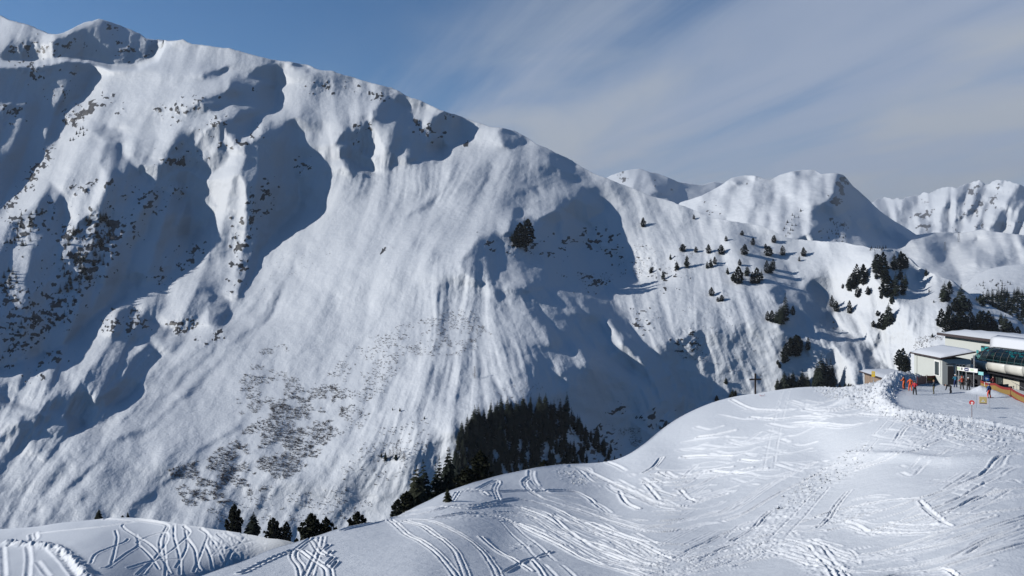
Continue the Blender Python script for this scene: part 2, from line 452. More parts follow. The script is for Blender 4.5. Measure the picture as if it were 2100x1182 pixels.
faces_main = [
    # lit aprons and tongues facing the sun
    (-0.55, 14, [(110, 310), (160, 285), (215, 320), (215, 365), (150, 385), (60, 425), (0, 462), (0, 440), (60, 380)]),
    (-0.40, 25, [(240, 140), (330, 100), (420, 100), (600, 130), (560, 160), (420, 180), (300, 240), (200, 200)]),
    (-0.55, 20, [(620, 430), (700, 380), (760, 470), (700, 560), (600, 640), (470, 760), (300, 900), (120, 1030), (60, 1060), (180, 930), (420, 720), (540, 560)]),
    (-0.42, 25, [(900, 330), (1000, 290), (1060, 380), (1040, 450), (940, 470), (820, 480), (780, 400)]),
    (-0.36, 25, [(520, 640), (760, 600), (820, 700), (700, 860), (560, 1000), (300, 1060), (260, 960), (480, 760)]),
    (-0.55, 12, [(640, 820), (720, 720), (770, 660), (760, 690), (700, 800), (655, 860)]),
    (-0.25, 20, [(1300, 500), (1400, 560), (1560, 600), (1600, 700), (1560, 790), (1460, 820), (1380, 720), (1300, 640), (1250, 590)]),
    (-0.05, 14, [(1640, 500), (1740, 500), (1790, 520), (1740, 600), (1700, 640), (1640, 560)]),
    (0.1, 14, [(1860, 640), (1900, 570), (1960, 585), (1930, 640), (1950, 700), (1800, 720), (1760, 680), (1840, 660)]),
    # cool half-lit snow
    (0.10, 20, [(470, 420), (520, 440), (480, 540), (470, 640), (440, 660), (320, 640), (350, 570), (400, 540), (385, 490)]),
    (0.22, 20, [(600, 190), (660, 170), (680, 230), (655, 290), (640, 330), (610, 300)]),
    (0.28, 22, [(1060, 300), (1140, 320), (1220, 370), (1180, 400), (1120, 410), (1070, 380)]),
    (0.10, 30, [(900, 520), (980, 560), (1080, 600), (1150, 720), (1100, 860), (960, 900), (880, 800), (860, 640)]),
    (0.18, 30, [(140, 720), (300, 690), (330, 760), (180, 860), (0, 900), (0, 760)]),
    # faces turned away from the sun
    (0.95, 5, [(85, 103), (125, 77), (160, 58), (190, 44), (205, 40), (240, 52), (285, 68), (305, 80), (325, 83), (333, 98), (320, 122), (300, 135), (280, 140), (240, 142), (210, 137), (180, 128), (130, 125), (100, 118)]),
    (DK, 6, [(-300, 120), (-60, 132), (60, 135), (120, 130), (170, 132), (185, 138), (197, 155), (180, 170), (174, 180), (178, 190), (160, 205), (140, 228), (135, 240), (125, 250), (140, 262), (120, 290), (108, 305), (70, 350), (45, 390), (15, 430), (-40, 460), (-300, 600)]),
    (-0.5, 4, [(-20, 207), (20, 206), (36, 212), (20, 219), (-20, 222)]),
    (DK, 6, [(-200, 620), (-60, 470), (30, 452), (60, 425), (85, 400), (105, 380), (118, 388), (125, 410), (130, 435), (135, 460), (128, 485), (130, 510), (120, 560), (80, 600), (0, 610)]),
    (DK, 6, [(190, 262), (215, 258), (240, 265), (250, 280), (240, 290), (210, 285)]),
    (DK, 6, [(205, 305), (225, 285), (245, 290), (262, 328), (290, 360), (325, 395), (350, 400), (375, 400), (400, 420), (430, 440), (440, 455), (400, 470), (382, 500), (395, 520), (400, 540), (330, 575),
              (300, 560), (250, 600), (205, 640), (170, 680), (140, 700), (60, 740), (-100, 790), (-100, 610), (80, 600), (120, 560), (130, 500), (165, 455), (205, 425), (212, 400), (215, 360), (205, 330)]),
    (DK, 4, [(410, 145), (440, 135), (462, 138), (440, 157), (415, 155)]),
    (DK, 4, [(545, 128), (600, 130), (640, 140), (632, 148), (600, 146), (560, 138)]),
    (DK, 5, [(465, 158), (490, 152), (520, 155), (550, 168), (575, 172), (568, 185), (568, 210), (555, 225), (530, 240), (518, 253), (515, 268), (495, 280), (490, 292), (480, 300), (470, 285), (455, 278), (452, 290),
              (465, 305), (478, 315), (470, 330), (455, 345), (440, 352), (425, 360), (400, 362), (370, 352), (330, 355), (310, 345), (320, 335), (350, 335), (370, 325), (385, 315), (395, 300), (410, 285), (430, 265), (455, 252), (478, 247), (485, 228), (460, 220), (440, 228), (415, 230), (405, 205), (430, 190), (460, 188), (470, 170)]),
    (0.5, 4, [(330, 385), (370, 390), (400, 385), (440, 400), (445, 440), (400, 440), (360, 410)]),
    (-0.6, 4, [(478, 316), (505, 338), (500, 380), (490, 430), (450, 445), (445, 438), (457, 400), (465, 350)]),
    (-0.5, 4, [(455, 282), (475, 282), (490, 300), (480, 315), (466, 300)]),
    (DK, 5, [(555, 250), (585, 258), (605, 275), (615, 282), (613, 310), (617, 325), (605, 340), (605, 370), (612, 400), (618, 425), (600, 440), (580, 455), (560, 475), (545, 495), (535, 520), (533, 540), (520, 560), (500, 590), (480, 605),
              (482, 560), (490, 520), (500, 490), (505, 460), (500, 440), (492, 430), (500, 380), (507, 340), (500, 310), (505, 290), (530, 275)]),
    (DK, 4, [(556, 600), (575, 572), (582, 600), (568, 620), (545, 650), (520, 665), (540, 630)]),
    (DK, 4, [(770, 225), (790, 208), (815, 205), (835, 217), (845, 235), (843, 255), (875, 258), (890, 240), (920, 232), (940, 240), (938, 258), (940, 280), (925, 300), (912, 303), (900, 325), (890, 335), (875, 338), (850, 333), (830, 335), (815, 330), (790, 328), (785, 300), (775, 295), (755, 322), (730, 320), (705, 300), (725, 288), (740, 300), (742, 270), (750, 255), (768, 245)]),
    (-0.5, 5, [(845, 222), (865, 210), (885, 225), (882, 250), (872, 268), (858, 272), (850, 245)]),
    (DK, 3, [(697, 273), (710, 290), (725, 322), (768, 366), (740, 362), (715, 355), (700, 330), (685, 305), (675, 303), (695, 285)]),
    (DK, 5, [(1020, 262), (1040, 260), (1070, 280), (1098, 292), (1086, 302), (1070, 306), (1045, 306), (1030, 290)]),
    (DK, 5, [(1130, 315), (1160, 325), (1185, 340), (1212, 363), (1190, 361), (1165, 350), (1140, 345), (1130, 330)]),
    (DK, 4, [(1080, 372), (1098, 380), (1108, 405), (1094, 396)]),
    (DK, 5, [(1188, 395), (1205, 385), (1240, 425), (1228, 442), (1205, 445), (1195, 420)]),
    (0.30, 12, [(1040, 590), (1100, 570), (1230, 590), (1290, 665), (1350, 740), (1405, 850), (1380, 900), (1250, 850), (1160, 740), (1110, 660)]),
    (DK, 5, [(985, 482), (1010, 472), (1040, 480), (1048, 440), (1062, 432), (1078, 452), (1100, 447), (1150, 440), (1180, 440), (1200, 450), (1215, 470), (1225, 490), (1210, 500), (1240, 520), (1265, 545), (1290, 570), (1310, 585), (1240, 588), (1228, 600), (1180, 605), (1130, 598), (1090, 590), (1055, 580), (1020, 570), (985, 585), (960, 570), (950, 545), (975, 510)]),
    (DK, 4, [(1055, 580), (1095, 590), (1112, 640), (1150, 690), (1165, 705), (1150, 722), (1135, 715), (1110, 660), (1080, 610)]),
    (DK, 4, [(1195, 600), (1235, 600), (1265, 635), (1290, 665), (1330, 710), (1352, 742), (1378, 790), (1408, 850), (1385, 880), (1360, 830), (1325, 765), (1290, 712), (1245, 660), (1215, 640)]),
    (DK, 4, [(1200, 690), (1235, 710), (1275, 755), (1330, 805), (1366, 850), (1340, 905), (1295, 880), (1262, 820), (1225, 785), (1205, 745)]),
    (-0.7, 3, [(1083, 590), (1098, 592), (1125, 642), (1108, 625)]),
    (-0.7, 3, [(1120, 602), (1150, 602), (1195, 640), (1186, 660), (1220, 710), (1200, 700), (1165, 650), (1140, 625)]),
    (-0.7, 4, [(1218, 655), (1245, 662), (1290, 720), (1320, 770), (1368, 838), (1330, 800), (1275, 750), (1240, 710)]),
    (-0.7, 5, [(1140, 740), (1152, 706), (1168, 700), (1200, 750), (1225, 790), (1262, 815), (1240, 835), (1190, 815), (1140, 800)]),
    (-0.3, 4, [(1140, 460), (1150, 450), (1158, 480), (1150, 490)]),
    (-0.3, 4, [(1205, 470), (1225, 460), (1232, 480), (1212, 490)]),
    (DK, 5, [(1362, 740), (1385, 765), (1420, 810), (1442, 838), (1415, 845), (1395, 800)]),
    (0.7, 8, [(1500, 478), (1545, 488), (1590, 520), (1620, 560), (1650, 600), (1640, 620), (1600, 590), (1560, 560), (1530, 520)]),
    (DK, 6, [(1555, 590), (1600, 585), (1640, 600), (1670, 580), (1690, 610), (1710, 640), (1725, 680), (1760, 700), (1805, 692), (1790, 720), (1835, 765), (1760, 790), (1720, 775), (1690, 740), (1650, 712), (1625, 690), (1600, 665), (1612, 630), (1585, 605)]),
    (DK, 6, [(1790, 525), (1820, 515), (1855, 530), (1875, 550), (1885, 590), (1870, 625), (1840, 630), (1830, 600), (1800, 585), (1785, 560)]),
    (DK, 6, [(1955, 580), (2000, 612), (2050, 640), (2100, 668), (2300, 765), (2300, 800), (2000, 760), (1950, 700), (1945, 660), (1935, 620)]),
    (DK, 5, [(1405, 700), (1420, 690), (1450, 700), (1445, 725), (1430, 735), (1415, 722)]),
    # the wooded knoll in the valley, its back to the light
    (0.9, 14, [(930, 880), (980, 835), (1080, 820), (1160, 830), (1220, 860), (1280, 900), (1300, 990), (900, 1010), (920, 950)]),
    # lower left crags
    (DK, 4, [(0, 815), (50, 830), (110, 848), (60, 840), (0, 828)]),
    (DK, 4, [(38, 850), (60, 860), (75, 870), (50, 895), (35, 880)]),
    (DK, 5, [(230, 640), (270, 625), (285, 640), (310, 660), (360, 670), (340, 690), (280, 690), (240, 690)]),
    (DK, 4, [(270, 730), (310, 700), (325, 730), (300, 770), (270, 800), (215, 830), (200, 815), (240, 780)]),
    (DK, 4, [(140, 850), (165, 860), (160, 880), (140, 890)]),
    (DK, 3, [(415, 610), (450, 600), (470, 610), (480, 640), (450, 660), (420, 660)]),
]
def rib(line, w, lit=-0.55, dark=0.12):
    p = np.asarray(line, float); t = np.gradient(p, axis=0); t /= np.linalg.norm(t, axis=1)[:, None]; n = np.stack([t[:, 1], -t[:, 0]], 1)
    k = (np.sin(np.linspace(0.15, math.pi - 0.15, len(p))) ** 0.6)[:, None] * w
    n = np.where((n[:, :1] < 0), n, -n)         # towards the left
    L = np.vstack([p, (p + n * k)[::-1]]); R_ = np.vstack([p, (p - n * k * 0.8)[::-1]])
    return [(lit, 3, L.tolist()), (dark, 3, R_.tolist())]
for args in (([(640, 480), (600, 560), (540, 630), (470, 710), (400, 780), (330, 850), (240, 910), (170, 965), (60, 1060)], 16), ([(560, 560), (520, 620), (450, 690), (380, 760), (300, 850)], 10, -0.5, 0.1), ([(560, 800), (500, 860), (430, 910), (330, 990), (270, 1040)], 12, -0.5, 0.1),
             ([(800, 610), (770, 650), (735, 700), (700, 760), (650, 850)], 8), ([(240, 900), (150, 990), (90, 1060)], 9), ([(960, 300), (930, 350), (880, 410), (800, 450)], 10, -0.6, 0.3), ([(1000, 330), (980, 400), (940, 450)], 8, -0.6, 0.3), ([(720, 880), (690, 930), (640, 990), (600, 1050)], 7, -0.5, 0.1)):
    faces_main += rib(*args)
rocks_main = [
    (0.34, 8, [(300, 230), (360, 215), (560, 170), (470, 200), (340, 260)]), (0.40, 6, [(440, 300), (560, 250), (560, 265), (470, 310)]), (0.36, 8, [(500, 380), (560, 360), (560, 420), (500, 470)]),
    (0.40, 8, [(240, 380), (330, 390), (330, 440), (260, 430)]), (0.44, 6, [(600, 330), (640, 320), (650, 350), (620, 370)]), (0.34, 8, [(980, 480), (1100, 490), (1100, 520), (1000, 530)]), (0.36, 6, [(640, 170), (820, 190), (800, 210), (640, 190)]),
    (0.36, 6, [(600, 185), (690, 180), (690, 205)]), (0.38, 8, [(480, 440), (520, 450), (500, 560), (470, 600)]), (0.36, 10, [(300, 560), (420, 470), (430, 500), (330, 590)]),
    (0.62, 6, [(128, 252), (150, 225), (185, 205), (215, 195), (232, 200), (225, 212), (190, 230), (165, 250), (140, 262)]),
    (0.48, 8, [(205, 225), (265, 208), (268, 222), (230, 232)]),
    (0.45, 8, [(300, 225), (340, 218), (370, 228), (350, 245), (305, 245)]),
    (0.36, 12, [(0, 130), (60, 132), (150, 138), (165, 150), (100, 165), (30, 150)]),
    (0.38, 12, [(90, 190), (150, 178), (150, 200), (100, 205)]),
    (0.50, 8, [(0, 218), (55, 222), (70, 245), (30, 250), (0, 240)]),
    (0.44, 12, [(90, 90), (130, 72), (180, 78), (182, 108), (140, 110), (120, 95)]),
    (0.46, 8, [(200, 46), (235, 50), (245, 70), (215, 64)]),
    (0.42, 12, [(230, 88), (310, 86), (325, 100), (290, 115), (240, 108)]),
    (0.50, 8, [(20, 110), (70, 92), (120, 88), (80, 110), (40, 132)]),
    (0.60, 6, [(108, 300), (122, 290), (110, 330), (80, 370), (55, 400), (35, 425), (12, 438), (40, 395), (70, 345)]),
    (0.46, 8, [(125, 378), (180, 372), (245, 378), (240, 395), (190, 400), (150, 395)]),
    (0.74, 5, [(318, 322), (355, 318), (382, 332), (375, 345), (340, 342)]),
    (0.42, 10, [(300, 320), (400, 300), (420, 320), (390, 345)]),
    (0.66, 5, [(422, 250), (445, 240), (462, 238), (455, 255), (430, 262)]),
    (0.46, 8, [(395, 262), (420, 255), (430, 275), (405, 285)]),
    (0.50, 8, [(320, 392), (370, 378), (380, 395), (340, 408)]),
    (0.44, 14, [(0, 470), (40, 430), (95, 420), (98, 460), (55, 505), (10, 510)]),
    (0.50, 16, [(130, 490), (160, 445), (215, 435), (280, 450), (285, 475), (240, 520), (200, 560), (180, 600), (60, 610), (110, 570), (120, 520)]),
    (0.50, 14, [(0, 560), (60, 600), (160, 610), (150, 660), (90, 680), (60, 720), (0, 760)]),
    (0.72, 5, [(268, 632), (285, 628), (292, 655), (270, 680), (252, 685), (258, 655)]),
    (0.45, 8, [(205, 670), (230, 640), (300, 640), (320, 670), (230, 690)]),
    (0.60, 6, [(70, 745), (100, 725), (130, 722), (110, 745), (75, 760)]),
    (0.62, 6, [(40, 770), (60, 748), (72, 748), (62, 772), (48, 782)]),
    (0.62, 6, [(65, 790), (85, 772), (98, 780), (90, 795)]),
    (0.56, 6, [(120, 745), (148, 728), (152, 732), (135, 750)]),
    (0.50, 7, [(120, 820), (135, 822), (140, 832), (122, 832)]),
    (0.50, 7, [(330, 660), (390, 640), (400, 660), (370, 690), (340, 680)]),
    (0.45, 7, [(400, 690), (440, 665), (470, 670), (450, 700), (410, 705)]),
    (0.55, 5, [(710, 262), (740, 258), (770, 262), (765, 272), (720, 270)]),
    (0.48, 7, [(720, 270), (742, 272), (738, 315), (722, 310)]),
    (0.62, 4, [(840, 240), (855, 242), (862, 265), (870, 278), (850, 280), (845, 258)]),
    (0.48, 6, [(855, 290), (885, 288), (888, 310), (868, 312)]),
    (0.46, 6, [(870, 262), (910, 258), (912, 290), (885, 285)]),
    (0.42, 6, [(905, 232), (930, 228), (935, 240), (908, 240)]),
    (0.70, 3, [(942, 288), (952, 284), (956, 292), (946, 298)]),
    (0.42, 14, [(1130, 480), (1190, 472), (1260, 495), (1250, 515), (1180, 500), (1110, 520)]),
    (0.46, 10, [(1150, 560), (1220, 555), (1260, 575), (1200, 585), (1155, 575)]),
    (0.44, 16, [(1255, 525), (1330, 530), (1400, 550), (1390, 580), (1300, 570), (1262, 560)]),
    (0.42, 10, [(1095, 480), (1110, 470), (1135, 500), (1110, 520), (1060, 515)]),
    (0.60, 6, [(1285, 635), (1302, 633), (1305, 655), (1290, 655)]),
    (0.40, 10, [(1300, 640), (1350, 640), (1345, 680), (1310, 670)]),
    (0.52, 8, [(1388, 690), (1425, 685), (1450, 715), (1430, 735), (1395, 735)]),
    (0.44, 8, [(1690, 675), (1720, 668), (1728, 690), (1700, 695)]),
    (0.56, 6, [(1238, 840), (1270, 822), (1295, 838), (1290, 860), (1250, 862)]),
    (0.45, 8, [(1300, 850), (1380, 860), (1370, 885), (1310, 880)]),
    (0.45, 8, [(1060, 850), (1190, 870), (1280, 900), (1270, 960), (1100, 960), (1000, 930)]),
    (0.70, 3, [(775, 518), (795, 512), (800, 520), (782, 524)]),
    (0.70, 3, [(795, 512), (808, 505), (812, 511), (802, 516)]),
    (0.70, 3, [(842, 499), (852, 496), (855, 502), (845, 504)]),
    (0.40, 6, [(540, 250), (560, 248), (560, 262), (530, 280), (525, 270)]),
]
flow_main = [(100, 300, (-.3, 1)), (300, 250, (-.4, 1)), (520, 300, (-.15, 1)), (650, 250, (.05, 1)), (650, 450, (-.4, 1)), (550, 650, (-.7, 1)), (300, 850, (-1, 1)), (150, 950, (-.8, 1)),
    (700, 800, (-.3, 1)), (850, 350, (0, 1)), (980, 350, (-.5, 1)), (900, 450, (-.6, .8)), (950, 650, (-.1, 1)), (850, 800, (-.35, 1)), (1050, 650, (.4, 1)), (1150, 650, (.5, 1)), (1250, 750, (.5, 1)),
    (1100, 800, (.35, 1)), (1150, 400, (.4, 1)), (1250, 500, (.35, 1)), (1400, 620, (.1, 1)), (1350, 700, (.4, 1)), (1450, 750, (.25, 1)), (1600, 500, (.3, .7)), (1700, 650, (.6, 1)), (1750, 700, (.5, 1)),
    (1850, 650, (-.1, 1)), (1950, 650, (.3, 1)), (700, 1000, (-.6, 1)), (100, 700, (-.4, 1)), (450, 500, (-.2, 1))]
streak_main = [
    (0.18, 30, [(100, 100), (600, 120), (700, 160), (640, 200), (420, 280), (200, 300)]),
    (1.15, 30, [(880, 540), (1100, 560), (1180, 760), (1100, 880), (900, 960), (760, 1000), (740, 900), (860, 720)]),
    (1.0, 20, [(1080, 580), (1300, 560), (1400, 840), (1300, 900), (1150, 740)]),
    (0.95, 30, [(1250, 440), (1400, 470), (1600, 620), (1560, 800), (1400, 840), (1300, 660)]),
    (1.1, 30, [(0, 740), (330, 680), (360, 800), (200, 920), (0, 980)]),
    (0.9, 20, [(700, 300), (960, 310), (960, 420), (720, 400)]),
    (0.2, 30, [(430, 700), (560, 640), (640, 700), (520, 900), (300, 1070), (60, 1080), (160, 960)]),
    (0.3, 20, [(560, 420), (760, 440), (720, 560), (480, 760), (440, 700)]),
    (0.15, 15, [(1640, 490), (1780, 500), (1740, 600), (1680, 600)]),
    (1.5, 20, [(1640, 640), (1880, 630), (1910, 760), (1700, 800), (1640, 720)]),
]
facet_main = [
    (0.22, 40, [(700, 640), (900, 560), (1050, 640), (1120, 760), (960, 900), (760, 1020), (560, 1060), (560, 900)]),
    (0.13, 40, [(430, 700), (560, 600), (700, 420), (800, 480), (760, 640), (560, 900), (300, 1070), (40, 1080), (160, 940)]),
    (0.25, 30, [(240, 110), (420, 100), (620, 135), (600, 170), (420, 200), (300, 240), (200, 210)]),
    (0.12, 15, [(1640, 490), (1780, 500), (1740, 600), (1680, 600)]),
    (0.35, 20, [(560, 150), (700, 160), (700, 300), (600, 300)]),
    (0.65, 30, [(100, 180), (300, 250), (480, 340), (480, 660), (330, 700), (320, 800), (140, 900), (0, 920), (0, 300)]),
    (0.28, 30, [(1230, 380), (1420, 470), (1560, 600), (1560, 800), (1440, 830), (1330, 680), (1240, 560)]),
    (0.6, 20, [(1660, 650), (1880, 640), (1900, 770), (1720, 800), (1660, 720)]),
    (0.6, 20, [(690, 250), (900, 230), (960, 260), (940, 330), (700, 340)])]
steps_main = [(0.10, 3, [(-330, -50), (-330, 128), (60, 132), (130, 123), (180, 127), (230, 139), (280, 139), (320, 122), (333, 95), (328, 70), (328, -50)])]
MAIN = Mountain("mountainside", -320, 2300, -10, 1130, 2.0, ctrl_main, sky_main, bot_main, 440, 1240, M_SNOW_MTN,
                faces=faces_main, rocks=rocks_main, flow=flow_main, streak=streak_main, steps=steps_main, facet=facet_main, seed=3, warp=8.0, fbm_amp=0.38, fine=0.45)

# ---- the domed mountain behind the spur
sky_dome = [(1300, 520), (1395, 415), (1440, 400), (1480, 380), (1500, 365), (1530, 361), (1556, 362), (1580, 370), (1600, 358), (1625, 351), (1650, 349), (1670, 350), (1684, 358), (1700, 356), (1715, 355),
    (1730, 360), (1745, 378), (1775, 405), (1800, 430), (1830, 452), (1860, 470), (1880, 480), (1900, 478), (1945, 478), (1965, 480), (2010, 472), (2060, 478), (2100, 482), (2250, 490)]
MDOME = Mountain("domed_mountain", 1300, 2250, 330, 680, 2.0,
    [(1300, 440, 3300), (1500, 370, 3250), (1640, 350, 3200), (1720, 358, 3050), (1500, 450, 2750), (1640, 500, 2450), (1800, 440, 2950), (1780, 520, 2400), (1880, 485, 2800), (1900, 560, 2250),
     (2050, 480, 2700), (2050, 600, 1950), (2250, 490, 2600), (2250, 640, 1850), (1300, 600, 2200), (1600, 660, 1950), (1900, 660, 1850)],
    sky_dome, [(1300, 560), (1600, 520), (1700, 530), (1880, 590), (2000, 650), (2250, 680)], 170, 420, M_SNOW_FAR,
    faces=[(-0.5, 10, [(1420, 420), (1520, 380), (1640, 370), (1700, 370), (1690, 420), (1560, 480), (1480, 480)]),
           (0.95, 4, [(1625, 353), (1670, 352), (1682, 360), (1660, 372), (1640, 368)]),
           (0.95, 4, [(1500, 370), (1530, 365), (1545, 372), (1520, 380)]),
           (DK, 5, [(1718, 360), (1745, 380), (1790, 420), (1840, 460), (1880, 480), (1860, 485), (1780, 450), (1740, 430), (1720, 440), (1690, 420), (1710, 395)]),
           (-0.4, 6, [(1745, 432), (1780, 425), (1830, 470), (1870, 505), (1940, 540), (1990, 570), (1960, 560), (1880, 520), (1800, 480)]),
           (0.85, 8, [(1700, 460), (1760, 470), (1830, 500), (1850, 515), (1800, 520), (1700, 500), (1640, 490), (1660, 470)]),
           (DK, 5, [(1890, 485), (1950, 478), (1965, 490), (1950, 520), (1935, 535), (1900, 510)]),
           (DK, 5, [(1955, 495), (2005, 488), (2000, 505), (1980, 508)]),
           (DK, 5, [(2000, 510), (2030, 520), (2085, 540), (2060, 545), (2010, 545)]),
           (DK, 5, [(2080, 480), (2110, 490), (2110, 510), (2090, 505)]),
           (-0.5, 8, [(1945, 540), (1955, 505), (1975, 497), (1995, 515), (1990, 560), (1960, 560)]),
           (0.8, 4, [(1575, 400), (1600, 405), (1590, 420), (1572, 412)])],
    rocks=[(0.66, 5, [(1718, 365), (1738, 362), (1742, 395), (1728, 400), (1716, 385)]), (0.60, 6, [(1690, 400), (1730, 398), (1732, 418), (1705, 422)]),
           (0.5, 6, [(1755, 402), (1775, 400), (1775, 408)]), (0.42, 10, [(1440, 425), (1480, 415), (1470, 432), (1430, 435)]), (0.44, 14, [(1690, 460), (1730, 450), (1735, 490), (1700, 495)]),
           (0.38, 8, [(1500, 375), (1560, 370), (1550, 380)])],
    flow=[(1500, 420, (-.3, 1)), (1700, 450, (0, 1)), (1850, 500, (.6, 1)), (2050, 540, (.3, 1))], streak0=0.5, seed=21, warp=4, facet0=0.5, facet_px=8.0, gain=2.2, fbm_amp=1.0, fbm_px=50, fine=1.0, sky_rough=1.5, lam=0.12)

# ---- gentle wooded shoulder low on the right
MSHOULDER = Mountain("wooded_shoulder", 1930, 2300, 520, 800, 2.0,
    [(1930, 600, 1500), (2000, 560, 1500), (2100, 535, 1500), (2300, 530, 1500), (1960, 640, 1200), (2060, 650, 1150), (2150, 700, 1100), (2300, 760, 1050), (2000, 760, 1000)],
    [(1930, 640), (1975, 590), (2000, 565), (2030, 552), (2060, 545), (2100, 541), (2300, 535)], [(1930, 720), (2300, 790)], 90, 180, M_SNOW_MTN,
    faces=[(-0.4, 6, [(1990, 600), (2040, 560), (2100, 550), (2100, 600), (2020, 620)])], rocks=[(0.4, 8, [(2000, 585), (2060, 580), (2060, 610), (2010, 605)])],
    seed=31, fbm_amp=0.5, fbm_px=50, fine=0.6, sky_rough=1.0, back=0.2)

# ---- far peak in the gap and the hazy range on the right
MGAP = Mountain("distant_peak", 1150, 1560, 330, 500, 2.0,
    [(1150, 420, 5200), (1320, 350, 5200), (1440, 382, 5400), (1560, 380, 5600), (1250, 450, 4000), (1400, 460, 4000), (1560, 460, 4200)],
    [(1150, 400), (1230, 372), (1255, 358), (1280, 350), (1300, 347), (1312, 346), (1330, 352), (1345, 354), (1365, 362), (1392, 374), (1410, 378), (1440, 381), (1465, 374), (1490, 375), (1560, 390)],
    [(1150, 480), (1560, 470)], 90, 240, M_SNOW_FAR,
    faces=[(DK, 3, [(1328, 355), (1345, 362), (1390, 378), (1388, 398), (1370, 402), (1350, 395), (1335, 372)]), (0.6, 4, [(1470, 378), (1490, 380), (1480, 392), (1440, 395)])],
    rocks=[(0.42, 5, [(1255, 358), (1290, 350), (1300, 365), (1270, 375)]), (0.36, 8, [(1345, 375), (1390, 380), (1375, 400)])],
    flow=[(1300, 400, (-.3, 1)), (1450, 400, (.3, 1))], streak0=0.35, seed=41, warp=3, facet0=0.5, facet_px=5.0, gain=1.8, fbm_amp=0.5, fbm_px=40, fine=0.6, sky_rough=1.2)
MFAR = Mountain("far_range", 1740, 2280, 340, 600, 1.5,
    [(1740, 430, 8200), (1880, 405, 8000), (2000, 370, 7800), (2060, 368, 7200), (2280, 390, 7400), (1780, 520, 5600), (1950, 520, 5400), (2100, 520, 5200), (2280, 520, 5200)],
    [(1740, 445), (1800, 414), (1820, 410), (1843, 411), (1860, 404), (1880, 398), (1910, 399), (1935, 388), (1955, 384), (1975, 376), (1995, 370), (2010, 376), (2020, 386), (2035, 376), (2045, 369), (2060, 371), (2080, 377), (2100, 384), (2280, 400)],
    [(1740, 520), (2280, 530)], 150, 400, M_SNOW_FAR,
    faces=[(0.75, 4, [(2010, 380), (2040, 372), (2060, 372), (2010, 420), (1970, 450), (1960, 440), (1985, 410)]), (-0.5, 5, [(1860, 420), (1930, 400), (1960, 400), (1930, 430), (1870, 440)]),
           (0.7, 4, [(1945, 395), (1985, 380), (2010, 384), (1980, 410), (1950, 420)]), (0.8, 4, [(2030, 420), (2050, 430), (2055, 450), (2035, 445)]),
           (0.6, 5, [(1890, 430), (1920, 430), (1915, 470), (1880, 470)])],
    rocks=[(0.50, 6, [(2050, 372), (2075, 378), (2020, 420), (1965, 450), (1960, 440), (2000, 405)]), (0.46, 6, [(1985, 372), (2012, 376), (2000, 395), (1960, 400)]), (0.46, 8, [(1875, 440), (1920, 425), (1920, 465), (1880, 475)]),
           (0.50, 5, [(2030, 420), (2050, 430), (2058, 450), (2035, 446)]), (0.48, 5, [(1990, 455), (2010, 450), (2008, 475), (1985, 475)]), (0.44, 5, [(2055, 455), (2100, 460), (2095, 472), (2050, 468)]),
           (0.44, 8, [(1950, 465), (1990, 460), (1985, 478), (1950, 478)]), (0.40, 6, [(1865, 404), (1895, 396), (1890, 415)])],
    flow=[(1850, 440, (.2, 1)), (2050, 440, (-.3, 1))], streak0=0.8, seed=51, warp=5, facet0=1.3, facet_px=5.0, fbm_amp=0.8, fbm_px=40, fine=1.6, sky_rough=6.5, gain=1.8)
